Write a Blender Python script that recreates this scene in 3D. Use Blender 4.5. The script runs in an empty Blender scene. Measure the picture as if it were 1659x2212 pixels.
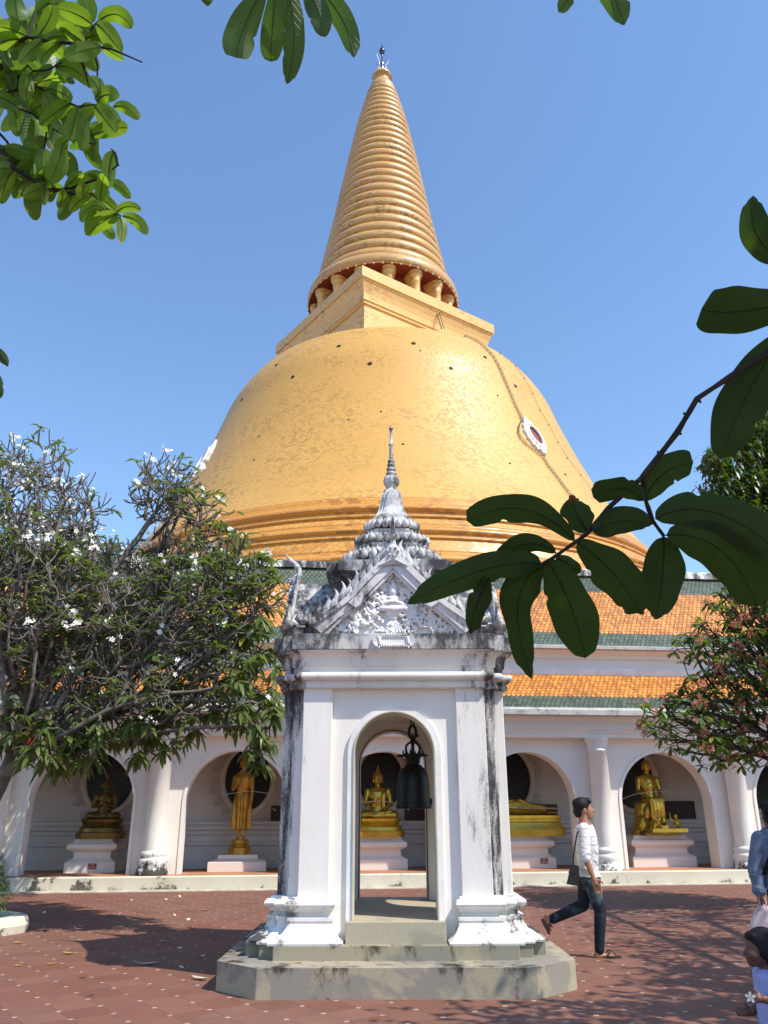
import bpy, bmesh, math, random
import numpy as np
from mathutils import Vector, Matrix
PI = math.pi
random.seed(7)
RNG = np.random.default_rng(7)
scene = bpy.context.scene
COL = scene.collection

# ------------------------------------------------------------------ camera model (photo measured at 1659 x 2212)
PITCH, ROLL, FPX, CAMZ = math.radians(20.9), math.radians(0.2), 1725.0, 1.5
_F = np.array([0, math.cos(PITCH), math.sin(PITCH)])
_R0 = np.array([1.0, 0, 0]); _U0 = np.array([0, -math.sin(PITCH), math.cos(PITCH)])
_R = math.cos(ROLL)*_R0 - math.sin(ROLL)*_U0
_U = math.cos(ROLL)*_U0 + math.sin(ROLL)*_R0
_C = np.array([0, 0, CAMZ])
def ray(x, y): return _F + _R*(x-829.5)/FPX - _U*(y-1106.0)/FPX
def at_depth(x, y, d): return _C + ray(x, y)*d            # d metres along the optical axis
def at_y(x, y, Y): r = ray(x, y); return _C + r*Y/r[1]
def at_z(x, y, z): r = ray(x, y); return _C + r*(z-CAMZ)/r[2]
def proj(P):
    v = np.asarray(P, float)-_C; z = v @ _F
    return 829.5+FPX*(v @ _R)/z, 1106-FPX*(v @ _U)/z, z
def S(x, y): return x*.6636, y*.6636                      # full photo pixels
def inframe(P, m=0):
    x, y, z = proj(P)
    return z > 0 and -m < x < 1659+m and -m < y < 2212+m

# ------------------------------------------------------------------ scene graph helpers
def link(o, parent=None):
    COL.objects.link(o)
    if parent is not None:
        o.parent = parent
        o.matrix_parent_inverse = PW[parent.name].inverted()
    PW[o.name] = PW.get(o.name, Matrix.Identity(4))
    return o
PW = {}
def tag(o, label=None, cat=None, group=None, kind=None):
    if label: o['label'] = label
    if cat: o['category'] = cat
    if group: o['group'] = group
    if kind: o['kind'] = kind
    return o
def thing(name, label, cat, loc=(0, 0, 0), rz=0, group=None):
    o = bpy.data.objects.new(name, None); o.empty_display_size = .3
    o.location = loc; o.rotation_euler = (0, 0, rz)
    COL.objects.link(o)
    PW[o.name] = Matrix.Translation(loc) @ Matrix.Rotation(rz, 4, 'Z')
    return tag(o, label, cat, group)
def local(o):           # parts given in the parent's own coordinates
    PW[o.name] = Matrix.Identity(4); return o
def mesh(name, V, Fc, mat, parent=None, smooth=False, uv=None, mats=None, fm=None):
    me = bpy.data.meshes.new(name)
    me.from_pydata([tuple(map(float, v)) for v in V], [], [tuple(int(i) for i in f) for f in Fc])
    if mats:
        for m in mats: me.materials.append(m)
        me.polygons.foreach_set('material_index', fm)
    elif mat: me.materials.append(mat)
    if smooth is True: me.polygons.foreach_set('use_smooth', [True]*len(me.polygons))
    elif smooth: me.polygons.foreach_set('use_smooth', smooth)
    if uv is not None:
        l = me.uv_layers.new(name='UVMap'); idx = np.empty(len(me.loops), int); me.loops.foreach_get('vertex_index', idx)
        l.data.foreach_set('uv', np.asarray(uv, float)[idx].ravel())
    me.update()
    o = bpy.data.objects.new(name, me)
    return link(o, parent)
class MB:
    def __init__(s): s.V = []; s.F = []; s.S = []; s.UV = []
    def add(s, V, F, smooth=False, uv=None):
        n = len(s.V); s.V += [tuple(v) for v in V]; s.F += [tuple(i+n for i in f) for f in F]; s.S += [smooth]*len(F)
        s.UV += list(uv) if uv is not None else [(0, 0)]*len(V)
        return s
    def box(s, a, b, M=None):
        x0, y0, z0 = a; x1, y1, z1 = b
        V = [(x0,y0,z0),(x1,y0,z0),(x1,y1,z0),(x0,y1,z0),(x0,y0,z1),(x1,y0,z1),(x1,y1,z1),(x0,y1,z1)]
        if M is not None: V = [tuple(M @ Vector(v)) for v in V]
        return s.add(V, [(3,2,1,0),(4,5,6,7),(0,1,5,4),(1,2,6,5),(2,3,7,6),(3,0,4,7)])
    def lathe(s, prof, c=(0, 0, 0), n=32, smooth=True, caps=True, a0=0, M=None, ush=1.0):
        V = []; F = []; UV = []; L = 0
        for k, (r, z) in enumerate(prof):
            if k: L += math.hypot(r-prof[k-1][0], z-prof[k-1][1])
            for i in range(n+1):
                t = a0+2*PI*i/n; V.append((c[0]+r*math.cos(t), c[1]+r*math.sin(t), c[2]+z)); UV.append((t*ush, L))
        m = n+1
        for k in range(len(prof)-1):
            for i in range(n): F.append((k*m+i, k*m+i+1, (k+1)*m+i+1, (k+1)*m+i))
        if M is not None: V = [tuple(M @ Vector(v)) for v in V]
        s.add(V, F, smooth, UV)
        if caps:
            if prof[0][0] > 1e-5: s.add(V[:n], [tuple(range(n-1, -1, -1))])
            if prof[-1][0] > 1e-5: s.add(V[-m:-1], [tuple(range(n))])
        return s
    def tube(s, pts, r, n=8, smooth=True, closed=False):
        P = [np.array(p, float) for p in pts]; m = len(P)
        R = r if hasattr(r, '__len__') else [r]*m
        up = np.array([0, 0, 1.0]); V = []; F = []; prev = None
        for i in range(m):
            if closed: d = P[(i+1) % m]-P[i-1]
            else: d = P[min(i+1, m-1)]-P[max(i-1, 0)]
            d = d/(np.linalg.norm(d)+1e-12)
            if prev is None:
                a = np.cross(d, up)
                if np.linalg.norm(a) < 1e-3: a = np.cross(d, np.array([1.0, 0, 0]))
            else: a = prev-d*(prev @ d)
            a = a/(np.linalg.norm(a)+1e-12); b = np.cross(d, a); prev = a
            for k in range(n):
                t = 2*PI*k/n; V.append(P[i]+R[i]*(a*math.cos(t)+b*math.sin(t)))
        for i in range(m if closed else m-1):
            j = (i+1) % m
            for k in range(n): F.append((i*n+k, i*n+(k+1) % n, j*n+(k+1) % n, j*n+k))
        s.add(V, F, smooth)
        if not closed: s.add(V[:n], [tuple(range(n-1, -1, -1))]); s.add(V[-n:], [tuple(range(n))])
        return s
    def loft(s, rings, smooth=False, cap=True, M=None):
        n = len(rings[0]); V = [p for r in rings for p in r]; F = []
        if M is not None: V = [tuple(M @ Vector(v)) for v in V]
        for k in range(len(rings)-1):
            for i in range(n): F.append((k*n+i, k*n+(i+1) % n, (k+1)*n+(i+1) % n, (k+1)*n+i))
        s.add(V, F, smooth)
        if cap: s.add(V[:n], [tuple(range(n-1, -1, -1))]); s.add(V[-n:], [tuple(range(n))])
        return s
    def prism(s, poly, axis0, axis1, M=None):          # poly of (x,z) extruded along y
        A = [(x, axis0, z) for x, z in poly]; B = [(x, axis1, z) for x, z in poly]
        return s.loft([A, B], M=M)
    def ball(s, c, r, n=10, M=None):
        rx, ry, rz = r if hasattr(r, '__len__') else (r, r, r)
        V = []; F = []
        for i in range(n+1):
            p = PI*i/n-PI/2
            for k in range(2*n):
                t = PI*k/n; V.append((c[0]+rx*math.cos(p)*math.cos(t), c[1]+ry*math.cos(p)*math.sin(t), c[2]+rz*math.sin(p)))
        for i in range(n):
            for k in range(2*n): F.append((i*2*n+k, i*2*n+(k+1) % (2*n), (i+1)*2*n+(k+1) % (2*n), (i+1)*2*n+k))
        if M is not None: V = [tuple(M @ Vector(v)) for v in V]
        return s.add(V, F, True)
    def sweep_u(s, prof, u0, u1, smooth=False):          # closed (v,z) profile along local x
        return s.loft([[(u0, v, z) for v, z in prof], [(u1, v, z) for v, z in prof]], smooth)
    def build(s, name, mat, parent=None, uv=False, weld=False):
        o = mesh(name, s.V, s.F, mat, parent, s.S, s.UV if uv else None)
        fixn(o, weld); return o
def fixn(o, weld=False):
    bm = bmesh.new(); bm.from_mesh(o.data)
    if weld: bmesh.ops.remove_doubles(bm, verts=bm.verts, dist=1e-5)
    bmesh.ops.recalc_face_normals(bm, faces=bm.faces)
    bm.to_mesh(o.data); bm.free()
def bevel(o, w, seg=2, ang=35):
    m = o.modifiers.new('bevel', 'BEVEL'); m.width = w; m.segments = seg; m.limit_method = 'ANGLE'; m.angle_limit = math.radians(ang)
    m.harden_normals = False
    return o

class Blob(MB):
    """solid pieces melted into one continuous surface by a voxel remesh"""
    def cap(s, p0, p1, r0, r1=None, n=12):
        r1 = r0 if r1 is None else r1
        p0 = np.array(p0, float); p1 = np.array(p1, float); d = p1-p0; L = np.linalg.norm(d)
        if L < 1e-6: return s.ball(p0, r0)
        q = Vector(d).to_track_quat('Z', 'Y').to_matrix().to_4x4(); M = Matrix.Translation(p0) @ q
        prof = [(max(r0*math.cos(a), 1e-4), r0*math.sin(a)) for a in np.linspace(-PI/2, 0, 5)]
        prof += [(max(r1*math.cos(a), 1e-4), L+r1*math.sin(a)) for a in np.linspace(0, PI/2, 5)]
        return s.lathe(prof, n=n, M=M, caps=True)
    def chain(s, pts, rad, n=12):
        for i in range(len(pts)-1): s.cap(pts[i], pts[i+1], rad[i], rad[i+1], n)
        return s
    def slices(s, secs, n=20, M=None):                   # (cx,cy,cz,rx,ry)
        rings = [[(cx+rx*math.cos(2*PI*k/n), cy+ry*math.sin(2*PI*k/n), cz) for k in range(n)] for cx, cy, cz, rx, ry in secs]
        return s.loft(rings, True, M=M)
    def melt(s, name, mat, voxel, parent=None, smooth_it=4, M=None):
        V = s.V if M is None else [tuple(M @ Vector(v)) for v in s.V]
        me = bpy.data.meshes.new(name+'_src'); me.from_pydata([tuple(map(float, v)) for v in V], [], s.F)
        bm = bmesh.new(); bm.from_mesh(me); bmesh.ops.recalc_face_normals(bm, faces=bm.faces); bm.to_mesh(me); bm.free()
        o = bpy.data.objects.new(name+'_src', me); COL.objects.link(o)
        r = o.modifiers.new('r', 'REMESH'); r.mode = 'VOXEL'; r.voxel_size = voxel; r.adaptivity = 0
        if smooth_it:
            m = o.modifiers.new('s', 'SMOOTH'); m.factor = .5; m.iterations = smooth_it
        dg = bpy.context.evaluated_depsgraph_get(); dg.update()
        me2 = bpy.data.meshes.new_from_object(o.evaluated_get(dg)); me2.name = name
        bpy.data.objects.remove(o); bpy.data.meshes.remove(me)
        me2.materials.clear(); me2.materials.append(mat)
        me2.polygons.foreach_set('use_smooth', [True]*len(me2.polygons))
        return link(bpy.data.objects.new(name, me2), parent)

# ------------------------------------------------------------------ node helpers
class NT:
    def __init__(s, name):
        s.m = bpy.data.materials.new(name); s.m.use_nodes = True; s.t = s.m.node_tree; s.t.nodes.clear()
        s.out = s.n('ShaderNodeOutputMaterial')
    def n(s, ty, **kw):
        x = s.t.nodes.new(ty)
        for k, v in kw.items():
            if k.startswith('i_'):
                x.inputs[k[2:].replace('_', ' ')].default_value = v
            else: setattr(x, k, v)
        return x
    def l(s, a, b): s.t.links.new(a, b)
    def val(s, sock, v):
        if isinstance(v, (int, float, tuple, list)): sock.default_value = v
        else: s.l(v, sock)
    def math(s, op, a, b=None, c=None, clamp=False):
        x = s.n('ShaderNodeMath', operation=op); x.use_clamp = clamp
        s.val(x.inputs[0], a)
        if b is not None: s.val(x.inputs[1], b)
        if c is not None: s.val(x.inputs[2], c)
        return x.outputs[0]
    def mix(s, f, a, b, mode='MIX'):
        x = s.n('ShaderNodeMix', data_type='RGBA', blend_type=mode)
        s.val(x.inputs[0], f); s.val(x.inputs[6], a if not isinstance(a, tuple) else (*a, 1)); s.val(x.inputs[7], b if not isinstance(b, tuple) else (*b, 1))
        return x.outputs[2]
    def noise(s, vec, scale, detail=4, rough=.55, dist=0):
        x = s.n('ShaderNodeTexNoise'); x.inputs['Scale'].default_value = scale; x.inputs['Detail'].default_value = detail
        x.inputs['Roughness'].default_value = rough; x.inputs['Distortion'].default_value = dist
        if vec is not None: s.l(vec, x.inputs['Vector'])
        return x.outputs[0]
    def ramp(s, f, a, b, lo=0., hi=1.):
        x = s.n('ShaderNodeMapRange', interpolation_type='SMOOTHSTEP'); s.val(x.inputs[0], f)
        for i, v in ((1, a), (2, b), (3, lo), (4, hi)): x.inputs[i].default_value = v
        return x.outputs[0]
    def lin(s, f, a, b, lo=0., hi=1.):
        x = s.n('ShaderNodeMapRange'); s.val(x.inputs[0], f)
        for i, v in ((1, a), (2, b), (3, lo), (4, hi)): x.inputs[i].default_value = v
        return x.outputs[0]
    def pos(s): return s.n('ShaderNodeNewGeometry').outputs['Position']
    def scaled(s, v, sc, rot=(0, 0, 0), loc=(0, 0, 0)):
        x = s.n('ShaderNodeMapping'); x.inputs['Scale'].default_value = sc; x.inputs['Rotation'].default_value = rot; x.inputs['Location'].default_value = loc
        s.l(v, x.inputs['Vector']); return x.outputs[0]
    def xyz(s, v):
        x = s.n('ShaderNodeSeparateXYZ'); s.l(v, x.inputs[0]); return x.outputs
    def bump(s, h, strength=.3, dist=.02):
        x = s.n('ShaderNodeBump'); x.inputs['Strength'].default_value = strength; x.inputs['Distance'].default_value = dist
        s.l(h, x.inputs['Height']); return x.outputs[0]
    def bsdf(s, col, rough=.6, metal=0, spec=.5, normal=None, coat=0, **kw):
        x = s.n('ShaderNodeBsdfPrincipled'); s.val(x.inputs['Base Color'], (*col, 1) if isinstance(col, tuple) else col)
        s.val(x.inputs['Roughness'], rough); s.val(x.inputs['Metallic'], metal); x.inputs['Specular IOR Level'].default_value = spec
        x.inputs['Coat Weight'].default_value = coat
        if normal is not None: s.l(normal, x.inputs['Normal'])
        for k, v in kw.items(): s.val(x.inputs[k], v)
        return x.outputs[0]
    def done(s, sh): s.l(sh, s.out.inputs[0]); return s.m
def simple(name, col, rough=.6, metal=0, spec=.5, var=.12, scale=6, bump=0):
    t = NT(name); p = t.pos(); nz = t.noise(p, scale, 5)
    c = t.mix(t.ramp(nz, .3, .7), tuple(x*(1-var) for x in col), tuple(min(1, x*(1+var)) for x in col))
    nm = t.bump(t.noise(p, scale*6, 4), bump, .01) if bump else None
    return t.done(t.bsdf(c, rough, metal, spec, nm))

def plaster(name, base=(.82, .79, .745), mould=(.055, .055, .058), bias=(), level=.62, soft=.10, scale=2.2, zs=.35, grey=.25, rough=.75, tint=(.70, .66, .6)):
    """limewash with black mould: bias = ((axis, a, b, amount), ...) raises the cover along a world axis"""
    t = NT(name); p = t.pos(); x = t.xyz(p)
    st = t.scaled(p, (1, 1, zs))
    n1 = t.noise(st, scale, 6, .62, .3); n2 = t.noise(st, scale*5.5, 5, .7); n3 = t.noise(p, scale*22, 3, .7)
    f = t.math('ADD', t.math('MULTIPLY', n1, .62), t.math('ADD', t.math('MULTIPLY', n2, .28), t.math('MULTIPLY', n3, .10)))
    for ax, a, b, amt in bias:
        f = t.math('ADD', f, t.lin(x['XYZ'.index(ax)], a, b, 0, amt))
    m = t.ramp(f, level, level+soft)
    haze = t.ramp(f, level-soft*1.6, level+soft, 0, grey)
    big = t.noise(p, .9, 4)
    c = t.mix(t.ramp(big, .35, .7, 0, .5), base, tint)
    c = t.mix(haze, c, (.30, .30, .31)); c = t.mix(m, c, mould)
    h = t.math('ADD', t.math('MULTIPLY', n3, .6), n2)
    return t.done(t.bsdf(c, rough, 0, .3, t.bump(h, .25, .012)))
M = {}
EL, AZ = math.radians(53), math.radians(58)          # sun behind the viewer's right shoulder
SD_X, SD_Y, SD_Z = math.cos(EL)*math.sin(AZ), -math.cos(EL)*math.cos(AZ), math.sin(EL)
# ------------------------------------------------------------------ materials
def gold_tile(name, c1, c2, c3, tw, th, rough=.34, diag=False, mort=.012, patch=.9):
    t = NT(name); uv = t.n('ShaderNodeUVMap').outputs[0]
    v = t.scaled(uv, (1, 1, 1), rot=(0, 0, PI/4)) if diag else uv
    b = t.n('ShaderNodeTexBrick'); t.l(v, b.inputs['Vector'])
    b.inputs['Scale'].default_value = 1; b.inputs['Brick Width'].default_value = tw; b.inputs['Row Height'].default_value = th
    b.inputs['Mortar Size'].default_value = mort; b.inputs['Mortar Smooth'].default_value = .3; b.inputs['Bias'].default_value = 0
    b.inputs['Color1'].default_value = (0, 0, 0, 1); b.inputs['Color2'].default_value = (1, 1, 1, 1); b.inputs['Mortar'].default_value = (.5, .5, .5, 1)
    rnd = t.n('ShaderNodeSeparateColor'); t.l(b.outputs['Color'], rnd.inputs[0]); r = rnd.outputs[0]
    p = t.pos(); pn = t.noise(p, .22, 5, .6); pn2 = t.noise(t.scaled(p, (1, 1, 2.2)), .07, 4)
    pat = t.math('MULTIPLY', t.ramp(pn, .45, .62), patch)
    old = t.math('MULTIPLY', t.ramp(r, .55, .75), pat)
    c = t.mix(t.ramp(r, .1, .9, 0, .7), c1, c2); c = t.mix(old, c, c3)
    c = t.mix(t.ramp(pn2, .45, .7, 0, .35), c, c2)
    c = t.mix(b.outputs['Fac'], c, tuple(x*.45 for x in c3))
    sp = t.noise(p, .9, 3)
    c = t.mix(t.ramp(sp, .70, .76, 0, .5), c, tuple(x*.35 for x in c3))
    h = t.math('SUBTRACT', t.math('MULTIPLY', r, .5), b.outputs['Fac'])
    return t.done(t.bsdf(c, t.ramp(r, 0, 1, rough-.06, rough+.12), 0, .5, t.bump(h, .22, .03), coat=.08, **{'Coat Roughness': .3}))
M['dome'] = gold_tile('gold_tile_dome', (.70, .40, .098), (.62, .33, .072), (.42, .225, .055), .34, .27, .48, patch=.6)
M['mould'] = gold_tile('gold_tile_mould', (.66, .31, .06), (.58, .25, .045), (.36, .16, .035), .5, .25, .33)
M['mould_diag'] = gold_tile('gold_tile_diag', (.70, .35, .075), (.62, .27, .055), (.42, .19, .04), .46, .46, .36, True, .014)
M['throne'] = gold_tile('gold_tile_throne', (.78, .50, .17), (.72, .43, .13), (.50, .30, .10), .62, .31, .36)
M['spire'] = gold_tile('gold_tile_spire', (.66, .40, .145), (.58, .33, .105), (.32, .185, .06), .42, .21, .36)
M['gold_col'] = simple('gold_column', (.68, .42, .14), .4, 0, .5, .15, 1.5)
M['dark_red'] = simple('dark_red_paint', (.20, .035, .03), .7)
M['dark_void'] = simple('dark_void', (.012, .011, .011), .8)
M['steel'] = simple('spire_steel', (.22, .22, .23), .3, .9)
M['dark_steel'] = simple('spire_dark_steel', (.06, .055, .07), .25, .8)
M['studs'] = simple('lamp_studs', (.55, .54, .50), .35, .3)
M['wire'] = simple('grey_wire', (.07, .065, .05), .6)
M['white_stucco'] = simple('white_stucco', (.80, .79, .78), .7, 0, .3, .06, 3, .3)
# pavilion limewash
BX = (('X', -.62, -.92, .06), ('X', -.86, -1.0, .085), ('X', .90, 1.10, .085), ('X', 1.19, 1.23, -.12), ('Z', 2.3, 2.85, .07))
M['pav_shaft'] = plaster('pavilion_limewash', bias=BX, level=.555, soft=.10, scale=2.3, zs=.16, grey=.18)
M['pav_wall'] = plaster('pavilion_wall_limewash', (.82, .79, .745), bias=(('Z', 2.6, 2.8, .02),), level=.78, soft=.1, grey=.1)
M['pav_base'] = plaster('pavilion_base_limewash', bias=(('X', -.8, -1.2, .07), ('X', 1.0, 1.35, .03)), level=.53, soft=.11, scale=3.4, zs=.6, grey=.22)
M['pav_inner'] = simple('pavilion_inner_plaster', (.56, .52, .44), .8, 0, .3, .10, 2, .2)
M['pav_trim'] = simple('pavilion_arch_trim', (.78, .765, .74), .7, 0, .3, .08, 3, .2)
M['pav_cornice'] = plaster('pavilion_cornice_limewash', bias=(('X', -.5, -1.0, .12), ('X', .8, 1.25, .10)), level=.535, soft=.12, scale=2.6, zs=.25, grey=.25)
M['pav_ledge'] = plaster('pavilion_ledge_limewash', (.74, .735, .72), bias=(('X', -.3, -1.1, .06), ('X', .5, 1.2, .06), ('Z', 3.28, 3.38, .06)), level=.46, soft=.16, scale=2.8, zs=.5, grey=.55)
M['pav_roof'] = plaster('pavilion_roof_limewash', (.66, .66, .65), (.05, .05, .055), level=.40, soft=.17, scale=3.0, zs=.6, grey=.55)
M['pav_orn'] = plaster('pavilion_ornament_limewash', (.74, .74, .74), level=.455, soft=.15, scale=4.5, zs=.6, grey=.5)
M['pav_gable'] = plaster('pavilion_gable_limewash', (.78, .775, .77), bias=(('X', .05, -.9, .13), ('X', .5, 1.1, .05)), level=.51, soft=.13, scale=3.2, zs=.5, grey=.35)
M['pav_relief'] = plaster('pavilion_relief_limewash', (.80, .795, .79), level=.60, soft=.1, scale=4, zs=.6, grey=.25)
def concrete(name, a, b, mould, zt, lvl=.6):
    t = NT(name); p = t.pos(); x = t.xyz(p)
    n1 = t.noise(p, 1.7, 5, .6, .5); n2 = t.noise(t.scaled(p, (1, 1, .5)), 5, 6, .68); n3 = t.noise(p, 60, 3)
    c = t.mix(t.ramp(n1, .45, .55), a, b)
    c = t.mix(t.ramp(n3, .3, .8, 0, .18), c, tuple(v*.6 for v in a))
    f = t.math('ADD', t.math('ADD', t.math('MULTIPLY', n2, .7), t.math('MULTIPLY', t.noise(p, .9, 3), .3)), t.lin(x[2], zt-.16, zt, 0, .09))
    f = t.math('ADD', f, t.lin(x[2], .05, 0, 0, .04))
    c = t.mix(t.ramp(f, lvl, lvl+.12), c, mould)
    return t.done(t.bsdf(c, .85, 0, .25, t.bump(t.math('ADD', n2, t.math('MULTIPLY', n3, .5)), .3, .01)))
M['plinth'] = concrete('plinth_concrete', (.37, .325, .235), (.255, .235, .20), (.045, .038, .028), .245, .58)
M['slab'] = concrete('slab_concrete', (.34, .305, .215), (.255, .24, .19), (.07, .062, .045), .37, .575)
M['sill'] = concrete('sill_concrete', (.42, .375, .28), (.33, .30, .235), (.10, .09, .07), .9, .66)
M['bronze'] = simple('dark_bronze', (.016, .017, .017), .42, .55, .5, .3, 8, .25)
# gallery
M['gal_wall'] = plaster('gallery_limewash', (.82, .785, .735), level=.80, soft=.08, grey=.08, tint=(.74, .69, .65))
M['gal_col'] = plaster('gallery_column_limewash', (.82, .79, .745), level=.80, soft=.08, grey=.08)
M['gal_base'] = plaster('gallery_base_limewash', (.76, .75, .73), (.05, .047, .04), bias=(('Z', .60, .36, .16), ('X', -3, -6, .12)), level=.62, soft=.07, scale=5, zs=.8, grey=.25)
M['gal_ledge'] = plaster('gallery_ledge_limewash', (.66, .62, .50), (.10, .09, .065), bias=(('Z', .14, .0, .09), ('X', -2, -7, .06)), level=.585, soft=.07, scale=2.3, zs=.9, grey=.2, tint=(.55, .50, .38))
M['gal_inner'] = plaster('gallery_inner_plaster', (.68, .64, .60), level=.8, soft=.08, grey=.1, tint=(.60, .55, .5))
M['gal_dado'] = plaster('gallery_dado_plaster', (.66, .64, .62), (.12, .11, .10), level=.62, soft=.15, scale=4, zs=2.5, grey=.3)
M['gal_gutter'] = plaster('gallery_gutter_plaster', (.52, .51, .48), (.09, .085, .07), level=.50, soft=.2, scale=3, zs=1.2, grey=.6)
M['gal_floor'] = simple('terracotta_floor', (.40, .20, .12), .7, 0, .3, .15, 2)
M['cement'] = simple('cement_strip', (.46, .42, .35), .85, 0, .2, .2, 4, .3)
M['pedestal'] = plaster('pedestal_plaster', (.74, .66, .615), (.2, .17, .14), level=.72, soft=.12, scale=3, zs=1, grey=.12, tint=(.68, .57, .52))
M['lattice'] = None
t = NT('dark_lattice'); p = t.n('ShaderNodeTexCoord').outputs['Object']; w = t.n('ShaderNodeTexVoronoi', feature='DISTANCE_TO_EDGE'); w.inputs['Scale'].default_value = 14; t.l(p, w.inputs['Vector'])
M['lattice'] = t.done(t.bsdf(t.mix(t.ramp(w.outputs[0], .02, .06), (.03, .04, .032), (.006, .007, .007)), .35, 0, .4, t.bump(w.outputs[0], .5, .02)))
M['plaque'] = simple('brown_plaque', (.040, .022, .015), .45, 0, .4, .3, 30, .4)
M['sign_red'] = simple('sign_red', (.20, .018, .02), .4, 0, .4, .05)
M['sign_white'] = simple('sign_lettering', (.75, .72, .70), .5, 0, .3, .02)
def roof_tile(name, bands, w=.125, h=.125):
    """fish-scale glazed tiles; bands = (v_from, colour) along the slope"""
    t = NT(name); uv = t.n('ShaderNodeUVMap').outputs[0]; s = t.xyz(uv)
    u = t.math('DIVIDE', s[0], w); r = t.math('DIVIDE', s[1], h)
    e = t.math('FRACT', r); n = t.math('FLOOR', r)
    par = t.math('MULTIPLY', t.math('MODULO', t.math('ADD', n, 1), 2), .5)
    fx = t.math('FRACT', t.math('ADD', u, par)); q = t.math('SUBTRACT', t.math('MULTIPLY', fx, 2), 1)
    arc = t.math('SUBTRACT', 1, t.math('MULTIPLY', q, q))
    d = t.math('SUBTRACT', e, t.math('SUBTRACT', 1, t.math('MULTIPLY', arc, .80)))
    up = t.math('GREATER_THAN', d, 0)
    row = t.math('ADD', n, up)
    line = t.math('MULTIPLY', t.ramp(d, -.40, -.14), t.math('LESS_THAN', d, .04))  # dark joint plus the shadow below each tile edge, painted into the colour
    cell = t.math('ADD', t.math('FLOOR', t.math('ADD', u, t.math('MULTIPLY', t.math('MODULO', t.math('ADD', row, 0), 2), .5))), t.math('MULTIPLY', row, 57.3))
    wn = t.n('ShaderNodeTexWhiteNoise', noise_dimensions='1D'); t.l(cell, wn.inputs['W'])
    c = bands[0][1]
    for v0, cc in bands[1:]: c = t.mix(t.math('GREATER_THAN', row, round(v0/h)-.5), c, cc)
    c = t.mix(t.math('MULTIPLY', t.ramp(wn.outputs[0], 0, 1), .35), c, (.30, .20, .10) , 'MULTIPLY') if 0 else c
    hsv = t.n('ShaderNodeHueSaturation'); t.l(c, hsv.inputs['Color']); t.l(t.lin(wn.outputs[0], 0, 1, .62, 1.28), hsv.inputs['Value'])
    g = t.noise(t.pos(), .8, 5); g2 = t.noise(t.scaled(t.pos(), (1, 1, .4)), 3.5, 6, .7); c = t.mix(t.ramp(g, .5, .75, 0, .3), hsv.outputs[0], (.10, .10, .08)); c = t.mix(t.ramp(g2, .60, .76, 0, .40), c, (.13, .085, .05))
    c = t.mix(t.math('MULTIPLY', line, .86), c, (.012, .014, .012))
    hh = t.math('SUBTRACT', t.math('ADD', t.math('MULTIPLY', d, -.3), up), line)
    return t.done(t.bsdf(c, .34, 0, .5, t.bump(hh, .35, .02)))
OR, GR = (.70, .255, .045), (.085, .115, .075)
M['roof_low'] = roof_tile('glazed_tiles_lower', [(0, GR), (.625, OR)])
M['roof_up'] = roof_tile('glazed_tiles_upper', [(0, GR), (.625, OR), (2.625, GR)])
def leafmat(name, a, b, trans=.35, rough=.42, back=None, tint=(.35, .6, .04), yellow=0.):
    t = NT(name); g = t.n('ShaderNodeNewGeometry'); r = g.outputs['Random Per Island']
    c = t.mix(r, a, b)
    if yellow: c = t.mix(t.math('GREATER_THAN', t.math('FRACT', t.math('MULTIPLY', r, 17.3)), 1-yellow), c, (.42, .36, .05))
    if back: c = t.mix(g.outputs['Backfacing'], c, back)
    nz = t.noise(t.pos(), 40, 3); c = t.mix(t.ramp(nz, .3, .8, 0, .25), c, tuple(x*.5 for x in a))
    s1 = t.bsdf(c, rough, 0, .45)
    tr = t.n('ShaderNodeBsdfTranslucent'); t.l(t.mix(.75, c, tint), tr.inputs[0])
    m = t.n('ShaderNodeMixShader'); m.inputs[0].default_value = trans; t.l(s1, m.inputs[1]); t.l(tr.outputs[0], m.inputs[2])
    return t.done(m.outputs[0])
M['leaf_fran'] = leafmat('frangipani_leaf', (.075, .115, .032), (.14, .185, .06), .26, .36, yellow=.03, tint=(.30, .45, .06))
M['leaf_fran2'] = leafmat('red_frangipani_leaf', (.050, .095, .024), (.10, .165, .045), .24, .38, yellow=.02)
M['leaf_mango'] = leafmat('evergreen_leaf', (.028, .052, .018), (.062, .092, .030), .18, .34)
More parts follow.
